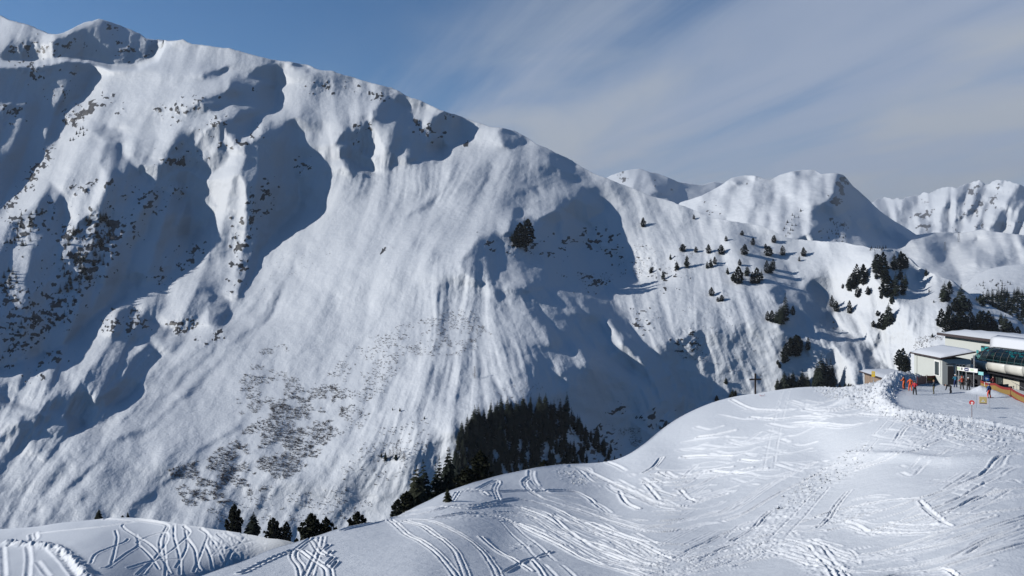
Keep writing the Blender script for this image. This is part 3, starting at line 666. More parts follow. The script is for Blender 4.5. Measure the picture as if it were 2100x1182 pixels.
# ------------------------------------------------------------------ near snow
class Ground:
    def __init__(self, u0, u1, cols, rows, ctrl, sky, vb, back, nb, extra, sky_rough=0.0, seed=5):
        self.u0, self.u1, self.cols, self.rows, self.vb = u0, u1, cols, rows, vb
        self.tps = TPS(ctrl)
        uc = np.linspace(u0, u1, cols); self.uc = uc
        sk = np.asarray(sky, float)
        # smooth crest through the control points
        uu = np.linspace(u0, u1, cols)
        vs = np.interp(uu, sk[:, 0], sk[:, 1])
        vs = blur(np.repeat(vs[None, :], 3, 0), 9.0)[1] if cols > 100 else vs
        self.vs = vs + sky_rough * fbm(uu / 60, uu * 0, seed, 4)
        t = np.linspace(0, 1, rows)[:, None]
        self.V = vb * (1 - t) + self.vs[None, :] * t
        self.U = np.repeat(uc[None, :], rows, 0)
        cu = np.linspace(u0, u1, cols // 8); cr = np.linspace(0, 1, max(rows // 6, 20))
        CUu, CT = np.meshgrid(cu, cr)
        CV = vb * (1 - CT) + np.interp(CUu, uc, self.vs) * CT
        base = np.log(self.tps(CUu, CV))
        gx = np.linspace(0, len(cu) - 1, cols)[None, :].repeat(rows, 0); gy = np.linspace(0, len(cr) - 1, rows)[:, None].repeat(cols, 1)
        self.Y = np.exp(blur(bil(base, gx, gy), 4.0))
        self.X = (self.U - CX) / F * self.Y
        self.Z = HC + (CY - self.V) / F * self.Y
        self.back, self.nb, self.extra = back, nb, extra
        self.G = np.zeros_like(self.X); self.R = np.zeros_like(self.X)
    def rc(self, u, v):
        c = (u - self.u0) / (self.u1 - self.u0) * (self.cols - 1)
        vs = np.interp(u, self.uc, self.vs)
        r = (self.vb - v) / (self.vb - vs) * (self.rows - 1)
        return r, c
    @staticmethod
    def spline(pts, step=1.0):
        p = np.asarray(pts, float)
        if len(p) == 2:
            p = np.vstack([p[0], p.mean(0), p[1]])
        q = np.vstack([2 * p[0] - p[1], p, 2 * p[-1] - p[-2]])
        out = []
        for i in range(1, len(q) - 2):
            n = max(int(np.linalg.norm(q[i + 1] - q[i]) / step), 2)
            t = np.linspace(0, 1, n, endpoint=False)[:, None]
            a, b, c, d = q[i - 1], q[i], q[i + 1], q[i + 2]
            out.append(0.5 * (2 * b + (c - a) * t + (2 * a - 5 * b + 4 * c - d) * t ** 2 + (3 * b - a - 3 * c + d) * t ** 3))
        return np.vstack(out)
    def stamp(self, pts, kind='p', depth=0.10, width=0.10, seed=0, broken=0.0, off=0.36, rimk=0.55):
        s = self.spline(pts)
        r, c = self.rc(s[:, 0], s[:, 1])
        ok = (r > 1) & (r < self.rows - 2) & (c > 1) & (c < self.cols - 2)
        s, r, c = s[ok], r[ok], c[ok]
        if len(s) < 3: return
        x = bil(self.X, c, r); y = bil(self.Y, c, r)
        tx = np.gradient(x); ty = np.gradient(y); L = np.hypot(tx, ty) + 1e-9; nx, ny = -ty / L, tx / L
        offs = {'p': (-off / 2, off / 2), 's': (0.0,), 'd': (-0.5, 0.5)}[kind]
        arc = np.cumsum(L)
        for o in offs:
            mod = 1.0 + 0.6 * vnoise(arc * 0.9, arc * 0 + o * 7 + seed, 77)
            if broken: mod = mod * sstep(vnoise(arc * 0.55 + seed * 3.1, arc * 0 + 5.5, 78), -0.5 + broken, -0.4 + broken + 0.15)
            px, py = x + nx * o, y + ny * o
            wk = np.clip(y / 42.0, 1.0, 2.3) if y.max() < 140 and kind != 'd' else np.ones_like(y)
            reach = width * 3.6 * float(np.median(wk))
            cell_y = np.abs(np.gradient(self.Y, axis=0)[np.clip(r.astype(int), 0, self.rows - 1), np.clip(c.astype(int), 0, self.cols - 1)])
            wr = int(np.clip(np.median((reach + abs(o)) / (cell_y + 1e-3)), 2, 14)) + 1
            cell_x = np.median(y) / F * (self.u1 - self.u0) / (self.cols - 1)
            wc = int(np.clip((reach + abs(o)) / cell_x, 2, 14)) + 1
            DR, DC = np.meshgrid(np.arange(-wr, wr + 1), np.arange(-wc, wc + 1), indexing='ij')
            for a in range(0, len(s), 1500):
                sl = slice(a, a + 1500)
                ri = np.clip(np.rint(r[sl]).astype(int)[:, None, None] + DR, 0, self.rows - 1)
                ci = np.clip(np.rint(c[sl]).astype(int)[:, None, None] + DC, 0, self.cols - 1)
                d = np.hypot(self.X[ri, ci] - px[sl][:, None, None], self.Y[ri, ci] - py[sl][:, None, None])
                m = (mod * wk ** 0.6)[sl][:, None, None]; ww = (width * wk)[sl][:, None, None]
                np.minimum.at(self.G, (ri, ci), -depth * m * np.exp(-(d / ww) ** 2))
                np.maximum.at(self.R, (ri, ci), rimk * depth * m * np.exp(-((d - 1.9 * ww) / (0.75 * ww)) ** 2))
    def ridge(self, pts, seed=0, lump=0.3):
        """heap along world points (x, y, height, width)"""
        p = np.asarray(pts, float); best = np.zeros_like(self.X)
        for a, b in zip(p[:-1], p[1:]):
            d = b[:2] - a[:2]; L2 = (d ** 2).sum()
            t = np.clip(((self.X - a[0]) * d[0] + (self.Y - a[1]) * d[1]) / L2, 0, 1)
            h = a[2] + (b[2] - a[2]) * t; w = a[3] + (b[3] - a[3]) * t
            dist = np.hypot(self.X - (a[0] + t * d[0]), self.Y - (a[1] + t * d[1]))
            best = np.maximum(best, h * np.exp(-(dist / w) ** 2))
        n = fbm(self.X * 1.1, self.Y * 0.8, seed + 300, 4, 0.6)
        n2 = np.abs(fbm(self.X * 2.6, self.Y * 1.6, seed + 310, 3, 0.6))
        self.Z += best * (1 + lump * 1.5 * n) + lump * np.minimum(best, 0.6) * (n2 - 0.1) * 1.6
    def mask(self, polys):
        m = np.zeros_like(self.X)
        for val, soft, poly in polys:
            p = np.asarray(poly, float)
            k = blur(inpoly(self.U, self.V, poly).astype(float), soft)
            m = np.maximum(m, val * k)
        return m
    def finish(self, name, mat):
        gmax = np.maximum(-self.G, 0)
        loose = np.clip(self.R / 0.05 - 0.15, 0, 1) + np.clip(-self.G / 0.06, 0, 1) * 0.45 + getattr(self, 'rough', 0) * 0.6
        loose = np.clip(loose, 0, 1)
        self.Z += self.G + self.R * np.exp(-gmax * 40)
        k = (np.arange(1, self.nb + 1) / self.nb)[:, None]
        dY = self.back * k ** 1.4
        slope = (self.vs - CY)[None, :] / F
        Yb = self.Y[-1][None, :] + dY
        Zb = self.Z[-1][None, :] - dY * slope - dY * self.extra - np.maximum(dY - 0.55 * self.back, 0) * 0.45
        Xb = (self.uc[None, :] - CX) / F * Yb
        n = 0.6 * fbm(Xb / 25, Yb / 25, 901, 3) * k
        self.Xf = np.vstack([self.X, Xb]); self.Yf = np.vstack([self.Y, Yb]); self.Zf = np.vstack([self.Z, Zb + n])
        self.obj = tag(grid_mesh(name, self.Xf, self.Yf, self.Zf, mat, {'loose': np.vstack([loose, np.zeros((self.nb, self.cols))])}), kind='structure')
    def height(self, u, v):
        """world point of the finished front surface at a pixel of the undisplaced sheet"""
        r, c = self.rc(np.array([float(u)]), np.array([float(v)]))
        return Vector((bil(self.Xf, c, r)[0], bil(self.Yf, c, r)[0], bil(self.Zf, c, r)[0]))
    def behind(self, u, Y):
        """point on the far side of the crest, in photo column u at distance Y"""
        c = int(round((u - self.u0) / (self.u1 - self.u0) * (self.cols - 1)))
        yy = self.Yf[self.rows - 1:, c]
        z = float(np.interp(Y, yy, self.Zf[self.rows - 1:, c]))
        return Vector(((u - CX) / F * Y, Y, z))

M_SNOW = snow_mat("piste_snow", s1=1.6, s2=9.0, d1=0.06, d2=0.025)
_t = M_SNOW.node_tree; _b = _t.nodes['Principled BSDF']      # churned snow is whiter than the packed run
_a = nd(_t, 'ShaderNodeAttribute', attribute_name='loose'); _m = nd(_t, 'ShaderNodeMix', data_type='RGBA')
_m.inputs[6].default_value = (0.615, 0.64, 0.67, 1); _m.inputs[7].default_value = (0.76, 0.775, 0.79, 1)
_t.links.new(_a.outputs['Fac'], _m.inputs[0]); _t.links.new(_m.outputs[2], _b.inputs['Base Color'])

# ---- foreground slope and the lift plateau
FG = Ground(-180, 2520, 1350, 390,
    [(-180, 1262, 30), (200, 1262, 31), (300, 1230, 34), (420, 1182, 39), (620, 1105, 52), (740, 1072, 60), (800, 1060, 64), (960, 990, 81), (1100, 960, 94), (1250, 950, 101), (1310, 920, 104), (1370, 870, 114), (1460, 825, 122), (1560, 806, 121), (1640, 795, 119), (1700, 797, 115),
     (650, 1182, 38), (650, 1262, 30), (850, 1182, 36.3), (850, 1110, 49), (850, 1262, 29), (1050, 1182, 40), (1050, 1100, 57), (1050, 1010, 78), (1050, 1262, 29.5),
     (1250, 1182, 41.5), (1250, 1100, 59.5), (1250, 1040, 77), (1300, 1000, 86), (1400, 950, 93.6), (1250, 1262, 30), (1500, 1182, 38.4), (1500, 1100, 53.4), (1500, 1000, 76.3), (1450, 880, 104), (1600, 900, 90), (1500, 1262, 29),
     (1700, 1182, 34.4), (1700, 1100, 45.3), (1700, 950, 75.5), (1700, 850, 91.5), (1700, 1262, 27.5), (1900, 1182, 32.6), (1900, 1060, 42.5), (1900, 950, 59.5), (1900, 900, 69), (2100, 1182, 31.1), (2100, 1060, 40.3), (2100, 950, 55.5), (2100, 905, 65.6), (2100, 1262, 27),
     (1860, 830, 87), (2000, 830, 87), (2100, 830, 87), (2100, 870, 74.6), (1990, 858, 77.9), (1900, 800, 99.5), (1940, 790, 104.5), (2050, 800, 99.5), (1860, 768, 117.5), (2100, 768, 117.5), (2280, 768, 117.5), (2280, 830, 87), (2280, 950, 57), (2280, 1182, 32), (2520, 768, 117.5), (2520, 830, 87), (2520, 950, 57), (2520, 1182, 32), (2520, 1262, 27), (1780, 790, 108)],
    [(-180, 1255), (150, 1250), (300, 1222), (420, 1182), (480, 1158), (560, 1126), (620, 1106), (680, 1088), (740, 1073), (800, 1061), (860, 1036), (910, 1013), (960, 992), (1010, 977), (1060, 967), (1110, 958), (1160, 952), (1210, 951), (1250, 948), (1282, 938), (1310, 919), (1340, 893), (1370, 869),
     (1410, 846), (1460, 825), (1510, 812), (1560, 806), (1600, 799), (1640, 794), (1680, 793), (1720, 796), (1760, 790), (1800, 783), (1850, 775), (1880, 768), (2520, 768)],
    1262, 210, 40, 0.055)
tracks = [
 ('p', [(800, 1064), (810, 1071), (829, 1090), (876, 1119), (907, 1147), (933, 1181), (950, 1215)]), ('p', [(830, 1066), (868, 1079), (897, 1098), (931, 1129), (944, 1155), (954, 1181), (962, 1215)]),
 ('p', [(830, 1063), (876, 1066), (912, 1079), (954, 1100), (986, 1129), (1007, 1158), (1020, 1181), (1035, 1220)]),
 ('s', [(700, 1088), (766, 1069), (813, 1058), (881, 1048), (933, 1037), (986, 1035), (1038, 1027), (1064, 1024), (1117, 1035), (1156, 1053), (1200, 1078)]),
 ('s', [(810, 1052), (900, 1040), (960, 1042), (1010, 1036), (1060, 1040), (1117, 1053), (1156, 1082), (1208, 1119), (1261, 1140), (1300, 1153), (1357, 1166)]),
 ('p', [(1085, 978), (1080, 982), (1075, 990), (1090, 1009), (1117, 1024), (1159, 1037), (1208, 1053), (1248, 1069), (1293, 1084), (1336, 1093), (1389, 1089), (1443, 1077), (1496, 1067), (1539, 1048), (1614, 1003), (1690, 965)]),
 ('p', [(1169, 956), (1195, 961), (1221, 975), (1261, 993), (1282, 1003), (1314, 1022), (1357, 1033), (1396, 1036), (1432, 1026), (1475, 1011), (1507, 1007)]),
 ('p', [(1180, 958), (1215, 972), (1250, 988), (1290, 1006), (1330, 1026), (1370, 1037), (1410, 1036), (1450, 1024), (1490, 1012)]),
 ('d', [(1030, 1066), (1038, 1071), (1064, 1098), (1090, 1119), (1117, 1147), (1156, 1181), (1180, 1205)]),
 ('s', [(986, 1056), (1038, 1066), (1090, 1092), (1143, 1119), (1195, 1147), (1248, 1166), (1300, 1179), (1350, 1190)]),
 ('p', [(1012, 1048), (1077, 1056), (1130, 1087), (1182, 1119), (1235, 1147), (1300, 1166), (1360, 1172), (1430, 1160), (1500, 1140), (1580, 1120)]),
 ('s', [(1060, 1040), (1120, 1064), (1170, 1096), (1220, 1128), (1270, 1148), (1330, 1160), (1400, 1149), (1464, 1134), (1529, 1125), (1593, 1106), (1646, 1114), (1679, 1142), (1700, 1164), (1720, 1200)]),
 ('s', [(1182, 1066), (1235, 1082), (1300, 1108), (1346, 1116), (1411, 1119)]),
 ('s', [(1170, 1060), (1230, 1088), (1304, 1114), (1353, 1138), (1389, 1149), (1430, 1150)]),
 ('p', [(1130, 1060), (1190, 1082), (1250, 1110), (1314, 1142), (1357, 1153), (1389, 1144), (1443, 1116), (1486, 1093), (1539, 1080), (1614, 1078), (1700, 1074), (1779, 1052), (1832, 1040), (1886, 1022)]),
 ('s', [(1140, 1090), (1200, 1112), (1250, 1127), (1304, 1150), (1357, 1160), (1421, 1151), (1486, 1125), (1550, 1104), (1600, 1092), (1690, 1086)]),
 ('s', [(1336, 1176), (1400, 1164), (1486, 1142), (1550, 1131), (1640, 1118)]), ('p', [(1340, 1188), (1443, 1166), (1539, 1138), (1620, 1128), (1700, 1150), (1740, 1190)]),
 ('s', [(1650, 840), (1693, 844), (1746, 834), (1800, 821)]), ('s', [(1539, 856), (1593, 860), (1646, 855), (1693, 857), (1757, 851), (1832, 854)]),
 ('d', [(1832, 857), (1815, 876), (1791, 900), (1776, 919), (1762, 940)]), ('p', [(1881, 861), (1854, 879), (1838, 904)]),
 ('d', [(1832, 859), (1886, 876), (1950, 898), (2004, 915)]), ('s', [(1935, 897), (1864, 928), (1832, 943), (1760, 965)]), ('s', [(1880, 870), (1960, 880), (2040, 900), (2110, 905)]),
 ('s', [(1940, 890), (2010, 903), (2100, 902)]), ('s', [(1990, 888), (2050, 895), (2110, 896)]), ('s', [(2110, 939), (2046, 951), (2014, 973), (1950, 1001), (1886, 1022), (1832, 1024), (1779, 1033), (1700, 1050), (1640, 1070)]),
 ('s', [(2120, 1000), (2021, 1015), (1950, 1045), (1886, 1064), (1789, 1086), (1740, 1080), (1700, 1086)]), ('s', [(2021, 992), (1950, 1029), (1886, 1054), (1789, 1084)]),
 ('s', [(2110, 1043), (2014, 1054), (1929, 1052)]), ('p', [(2110, 1061), (2014, 1089), (1929, 1114), (1864, 1127), (1779, 1138), (1736, 1136), (1693, 1119), (1660, 1106)]),
 ('s', [(2040, 1060), (1986, 1076), (1907, 1091), (1800, 1089), (1760, 1078), (1730, 1070)]), ('s', [(1990, 1075), (1918, 1095), (1843, 1119), (1779, 1134), (1720, 1140)]),
 ('p', [(2110, 1080), (2025, 1110), (1950, 1144), (1864, 1161), (1768, 1170), (1725, 1166), (1650, 1146), (1580, 1128)]), ('s', [(2130, 1112), (2100, 1119), (1993, 1146), (1918, 1166), (1843, 1176), (1780, 1200)]),
 ('d', [(1615, 797), (1612, 803), (1601, 844), (1591, 886), (1582, 929), (1576, 966)]),
 ('d', [(1687, 1005), (1653, 1041), (1614, 1080), (1589, 1106), (1541, 1138), (1486, 1164)]), ('p', [(1740, 1010), (1715, 1038), (1700, 1060), (1680, 1080)]), ('p', [(1580, 1050), (1565, 1061), (1546, 1080), (1500, 1110)]),
 ('s', [(1353, 970), (1389, 981), (1443, 968), (1500, 960)]), ('s', [(1321, 989), (1383, 991), (1420, 986)]), ('s', [(1387, 1004), (1432, 996), (1475, 976), (1540, 962)]), ('s', [(1400, 938), (1443, 936), (1501, 938)]),
 ('s', [(1432, 897), (1464, 893), (1507, 884)]), ('p', [(1321, 970), (1342, 957), (1357, 938)]), ('s', [(1460, 968), (1520, 972), (1570, 964)]), ('s', [(1500, 820), (1540, 838), (1600, 842)]), ('s', [(1520, 945), (1555, 948), (1580, 940)]),
 ('p', [(640, 1102), (620, 1118), (602, 1138), (617, 1164), (622, 1190)]), ('p', [(638, 1105), (655, 1130), (675, 1140)]), ('p', [(620, 1130), (650, 1151), (671, 1166), (675, 1195)]), ('p', [(650, 1135), (638, 1161), (627, 1182), (615, 1200)]), ('p', [(660, 1100), (655, 1123), (640, 1160), (632, 1185)]),
 ('s', [(666, 1141), (681, 1130)]), ('s', [(666, 1158), (684, 1143)]), ('s', [(678, 1166), (691, 1151)]), ('s', [(660, 1128), (675, 1118)]),
 ('p', [(980, 1002), (1012, 985), (1020, 988), (1014, 1005), (1022, 1028)]), ('p', [(925, 1030), (940, 1010)]), ('s', [(955, 1004), (985, 1008), (1000, 1018)]), ('s', [(960, 1010), (1010, 1008), (1090, 1006), (1180, 1008), (1230, 1042)]),
 ('s', [(1270, 1008), (1282, 1030), (1310, 1045)]), ('s', [(1325, 994), (1340, 1012), (1352, 1026)]), ('s', [(1395, 1006), (1412, 1022), (1432, 1028)]), ('s', [(985, 1100), (1020, 1132), (1050, 1150), (1090, 1175)]),
 ('s', [(1034, 1178), (1070, 1158), (1130, 1132)]), ('s', [(1090, 1152), (1110, 1176), (1125, 1200)]), ('s', [(890, 1060), (960, 1050), (1020, 1058), (1100, 1090), (1160, 1120)]),
 ('s', [(1500, 1160), (1600, 1140), (1660, 1160)]), ('s', [(1890, 1038), (1920, 1062), (1950, 1078)]), ('s', [(1886, 1028), (1905, 1045), (1935, 1068)]),
 ('s', [(1686, 1120), (1705, 1145), (1722, 1172)]), ('s', [(1694, 1116), (1720, 1140), (1760, 1150)]), ('s', [(1730, 1068), (1760, 1076), (1790, 1096)]), ('s', [(1900, 1172), (1940, 1168), (1965, 1185)]),
]
for i, (k, pts) in enumerate(tracks):
    if k == 'p': FG.stamp(pts, 'p', 0.065, 0.06, i, off=0.30, rimk=0.8)
    elif k == 'd': FG.stamp(pts, 'd', 0.055, 0.09, i, broken=0.12)
    else: FG.stamp(pts, 's', 0.075, 0.075, i, rimk=1.15)
# fainter tracks of other runs, following the same sweep of the slope
rr = random.Random(11)
sweep = [t for t in tracks if len(t[1]) >= 4 and t[1][0][0] > 960 and t[0] != 'd' and max(p[0] for p in t[1]) - min(p[0] for p in t[1]) > 110]
for i in range(150):
    k, pts = rr.choice(sweep)
    du, dv = rr.uniform(-45, 45), rr.uniform(-22, 22); a = rr.randint(0, max(0, len(pts) - 4)); b = rr.randint(a + 2, len(pts))
    q = [(x + du + rr.uniform(-8, 8), y + dv + rr.uniform(-4, 4)) for x, y in pts[a:b]]
    if len(q) >= 2: FG.stamp(q, rr.choice('sssp'), rr.uniform(0.03, 0.05), rr.uniform(0.055, 0.08), 200 + i, broken=0.2, rimk=1.0)
for i in range(46):
    u, v = rr.uniform(1330, 1640), rr.uniform(835, 985); L = rr.uniform(35, 130); c = rr.uniform(-10, 14)
    FG.stamp([(u, v), (u + L * .5, v + c), (u + L, v + rr.uniform(-14, 4))], 's', rr.uniform(0.025, 0.045), 0.09, 400 + i, broken=0.2)
for i in range(40):
    u, v = rr.uniform(1780, 2080), rr.uniform(868, 1010); L = rr.uniform(40, 160); c = rr.uniform(-6, 10)
    FG.stamp([(u, v), (u + L * .5, v + c), (u + L, v + rr.uniform(-16, 18))], 's', rr.uniform(0.03, 0.05), 0.085, 500 + i, broken=0.2)
for i in range(26):
    u, v = rr.uniform(1880, 2090), rr.uniform(818, 865); L = rr.uniform(20, 70)
    FG.stamp([(u, v), (u + L * .5, v + rr.uniform(0, 4)), (u + L, v + rr.uniform(0, 9))], 's', 0.025, 0.12, 600 + i, broken=0.2)
# boot prints up the near knoll
for i in range(22):
    t = i / 21.0
    u, v = 494 + 108 * t + (2 if i % 2 else -2), 1180 - 50 * t - 6 * math.sin(t * 3)
    FG.stamp([(u, v), (u + 4, v - 2)], 's', 0.12, 0.10, 700 + i)
# broken, trampled snow and small blocks
rough = FG.mask([(1.0, 3, [(1660, 796), (1720, 790), (1800, 770), (1900, 765), (1905, 780), (1840, 800), (1830, 835), (1850, 850), (1900, 850), (1990, 862), (2110, 888), (2110, 900), (1990, 880), (1890, 872), (1800, 850), (1720, 825)]),
    (0.55, 6, [(1640, 985), (1720, 930), (1790, 900), (1800, 920), (1760, 970), (1700, 1010), (1640, 1060), (1600, 1080), (1540, 1130), (1500, 1140), (1560, 1070)]),
    (0.6, 4, [(1640, 1150), (1740, 1150), (1760, 1182), (1660, 1182)]), (0.5, 4, [(1690, 1060), (1790, 1030), (1830, 1035), (1760, 1062), (1700, 1085)]), (0.5, 4, [(1040, 1114), (1090, 1110), (1100, 1125), (1050, 1130)]),
    (0.5, 4, [(1890, 1060), (1940, 1065), (1950, 1080), (1910, 1080)]), (0.4, 5, [(1990, 905), (2080, 905), (2100, 930), (2010, 935)]), (0.4, 4, [(1120, 960), (1200, 965), (1210, 995), (1180, 1000)]),
    (0.5, 5, [(1860, 860), (1990, 870), (2000, 915), (1900, 885)]), (0.35, 5, [(1480, 1100), (1700, 1090), (1700, 1130), (1500, 1140)]), (0.3, 5, [(880, 1050), (1060, 1045), (1060, 1060), (900, 1064)])])
nn = np.abs(fbm(FG.X * 2.3, FG.Y * 1.3, 210, 3, 0.6))
FG.rough = rough
FG.Z += rough * (nn - 0.16) * 0.34
FG.Z += 0.22 * fbm(FG.X / 9, FG.Y / 9, 230, 3, 0.45) * sstep(FG.V - 870 + 0 * FG.U, -60, 40) + 0.012 * fbm(FG.X * 1.5, FG.Y * 0.8, 240, 3)
def pw(u, v):       # plateau pixel -> world x, y at level 0
    Y = HC * F / (v - CY)
    return (u - CX) / F * Y, Y
FG.ridge([(*pw(1896, 779), 0.4, 1.2), (*pw(1864, 782), 1.0, 1.4), (*pw(1834, 792), 1.15, 1.4), (*pw(1812, 803), 1.1, 1.4), (*pw(1808, 816), 0.8, 1.2), (*pw(1820, 831), 0.6, 1.0), (*pw(1855, 845), 0.45, 1.0), (*pw(1915, 853), 0.3, 0.8), (*pw(1990, 861), 0.25, 0.7), (*pw(2120, 886), 0.2, 0.6)], 1, 0.24)
FG.ridge([(*pw(1850, 789), 0.6, 1.6), (*pw(1795, 795), 0.5, 1.6), (*pw(1755, 803), 0.7, 1.5), (*pw(1735, 806), 0.4, 1.2)], 2, 0.24)
FG.ridge([(*pw(2012, 806), 0.85, 1.1), (*pw(2030, 808), 0.55, 1.2), (*pw(2048, 812), 0.3, 1.2)], 3, 0.12)
# the lip of the shelf below the plateau
lip = np.exp(-((FG.V - np.interp(FG.U, [1700, 1850, 1950, 2100, 2280], [930, 938, 950, 946, 940])) / 9.0) ** 2) * sstep(FG.U, 1690, 1850)
FG.Z += 0.35 * lip
FG.finish("snow_slope", M_SNOW)

# ---- small hill with the groomed run, lower left
HILL = Ground(-260, 760, 510, 150,
    [(-260, 1100, 272), (0, 1086, 268), (200, 1063, 262), (330, 1068, 256), (430, 1082, 250), (520, 1098, 246), (600, 1112, 242), (760, 1150, 236), (-260, 1215, 200), (0, 1215, 202), (200, 1215, 204), (350, 1215, 220), (450, 1215, 233), (600, 1215, 250), (760, 1215, 262), (100, 1140, 232), (300, 1130, 240), (450, 1140, 240), (560, 1140, 243)],
    [(-260, 1104), (0, 1086), (60, 1083), (120, 1074), (200, 1063), (270, 1062), (330, 1068), (430, 1082), (520, 1098), (600, 1112), (660, 1130), (760, 1165)], 1215, 190, 24, 0.06)
def zt(pts): return [(x / 3.5, 1000 + y / 3.5) for x, y in pts]
hill_tracks = [zt(p) for p in (
    [(0, 300), (150, 290), (280, 265), (480, 235), (700, 222), (900, 240), (1020, 238), (1200, 270), (1190, 330), (1180, 420), (1190, 560), (1185, 640)], [(260, 335), (500, 305), (780, 275), (950, 245)], [(1000, 240), (890, 265), (890, 295), (960, 340), (1060, 400), (1130, 470), (1180, 540), (1220, 620)],
    [(1200, 270), (1150, 370), (1150, 450), (1170, 520)], [(1250, 270), (1250, 350), (1270, 430), (1290, 520), (1290, 630)], [(1320, 275), (1360, 320), (1290, 400), (1210, 470), (1060, 560), (980, 630)], [(1440, 290), (1490, 330), (1470, 400), (1430, 510), (1390, 610)],
    [(1470, 400), (1510, 500), (1525, 590)], [(1350, 370), (1400, 450), (1415, 550), (1440, 600)], [(980, 340), (990, 420), (900, 480), (780, 570), (730, 580)], [(1000, 420), (1080, 500), (1140, 590)], [(830, 310), (840, 380), (800, 550)], [(920, 370), (880, 400), (700, 470), (650, 545)],
    [(1560, 330), (1640, 400), (1720, 500)], [(1500, 340), (1560, 430), (1600, 530)], [(1690, 360), (1760, 420), (1740, 520)], [(1840, 370), (1900, 440)], [(1640, 360), (1660, 460), (1600, 590)], [(1760, 350), (1700, 430), (1640, 500), (1660, 560)], [(920, 580), (1100, 530), (1300, 510)],
    [(1020, 620), (1120, 500), (1200, 380), (1180, 320), (1040, 360), (980, 400)], [(1330, 300), (1340, 430), (1260, 580)], [(1900, 390), (1820, 380), (1740, 400), (1620, 440)])]
for i, p in enumerate(hill_tracks):
    HILL.stamp(p, 's', 0.26, 0.27, i, rimk=0.7)
for i in range(26):
    u, v = rr.uniform(430, 590), rr.uniform(1092, 1112); 
    HILL.stamp([(u, v), (u + rr.uniform(-10, 25), v + 16), (u + rr.uniform(-25, 45), v + 34)], 's', 0.16, 0.27, 60 + i)
HILL.stamp(zt([(60, 420), (230, 380), (240, 330)]), 'd', 0.4, 0.5, 90)
HILL.stamp(zt([(200, 430), (210, 520), (200, 640)]), 's', 0.25, 0.5, 91); HILL.stamp(zt([(20, 430), (30, 640)]), 's', 0.25, 0.5, 92); HILL.stamp(zt([(380, 440), (480, 540), (550, 640)]), 's', 0.4, 0.7, 93); HILL.stamp(zt([(270, 540), (350, 640)]), 's', 0.2, 0.5, 94)
rim = np.full_like(HILL.X, 0.0)
bl = HILL.spline(zt([(60, 400), (200, 415), (300, 420), (420, 450), (520, 520), (590, 590), (640, 660), (680, 760)]), 4.0)
for a, b in bl:
    r_, c_ = HILL.rc(np.array([a]), np.array([b])); x0 = bil(HILL.X, c_, r_)[0]; y0 = bil(HILL.Y, c_, r_)[0]
    rim = np.maximum(rim, np.exp(-((HILL.X - x0) ** 2 + (HILL.Y - y0) ** 2) / 1.7 ** 2))
HILL.Z += rim * (0.9 + 1.2 * fbm(HILL.X, HILL.Y * 0.6, 260, 3))
HILL.Z += 0.5 * fbm(HILL.X / 14, HILL.Y / 14, 270, 3, 0.4)
HILL.finish("snow_hill", M_SNOW)

# ---- valley floor, out to the horizon
g = np.linspace(-1, 1, 61)
gx, gy = np.meshgrid(np.sign(g) * np.abs(g) ** 2 * 30000, np.sign(g) * np.abs(g) ** 2 * 30000)
tag(grid_mesh("valley_floor", gx, gy, -262 + 6 * fbm(gx / 900, gy / 900, 280, 3), M_SNOW_MTN, {'rock': np.zeros_like(gx)}), kind='structure')
# ------------------------------------------------------------------ trees
def foliage_mat(name, dark, light, snow):
    m, t, b = new_mat(name)
    g = nd(t, 'ShaderNodeNewGeometry'); oi = nd(t, 'ShaderNodeObjectInfo')
    n = nd(t, 'ShaderNodeTexNoise'); n.inputs['Scale'].default_value = 0.8; n.inputs['Detail'].default_value = 3
    t.links.new(g.outputs['Position'], n.inputs['Vector'])
    mx = nd(t, 'ShaderNodeMix', data_type='RGBA'); mx.inputs[6].default_value = (*dark, 1); mx.inputs[7].default_value = (*light, 1)
    ad = nd(t, 'ShaderNodeMath', operation='MULTIPLY_ADD'); t.links.new(oi.outputs['Random'], ad.inputs[0]); ad.inputs[1].default_value = 0.5; t.links.new(n.outputs['Fac'], ad.inputs[2])
    t.links.new(ad.outputs[0], mx.inputs[0])
    n2 = nd(t, 'ShaderNodeTexNoise'); n2.inputs['Scale'].default_value = 1.3; n2.inputs['Detail'].default_value = 5; n2.inputs['Roughness'].default_value = 0.7
    t.links.new(g.outputs['Position'], n2.inputs['Vector'])
    mr = nd(t, 'ShaderNodeMapRange'); mr.inputs[1].default_value = 0.70 - snow; mr.inputs[2].default_value = 0.74 - snow
    t.links.new(n2.outputs['Fac'], mr.inputs[0])
    sm = nd(t, 'ShaderNodeMix', data_type='RGBA'); sm.inputs[7].default_value = (0.62, 0.64, 0.67, 1)
    t.links.new(mr.outputs[0], sm.inputs[0]); t.links.new(mx.outputs[2], sm.inputs[6]); t.links.new(sm.outputs[2], b.inputs['Base Color'])
    b.inputs['Roughness'].default_value = 0.8; b.inputs['Specular IOR Level'].default_value = 0.15
    return m
M_SPRUCE = foliage_mat("spruce_needles", (0.009, 0.013, 0.010), (0.022, 0.029, 0.019), 0.01)
M_SPRUCE_SNOWY = foliage_mat("snow_dusted_needles", (0.010, 0.014, 0.011), (0.024, 0.030, 0.020), 0.035)
M_PINE = foliage_mat("stone_pine_needles", (0.010, 0.013, 0.008), (0.028, 0.031, 0.016), 0.0)
M_BARK = simple("bark", (0.055, 0.042, 0.034), 0.9, scale=9, var=0.4)
M_TWIG = simple("alder_twigs", (0.085, 0.06, 0.052), 0.9, scale=0.4, var=0.35)
M_LARCH = simple("larch_twigs", (0.10, 0.06, 0.042), 0.9, scale=0.6, var=0.3)

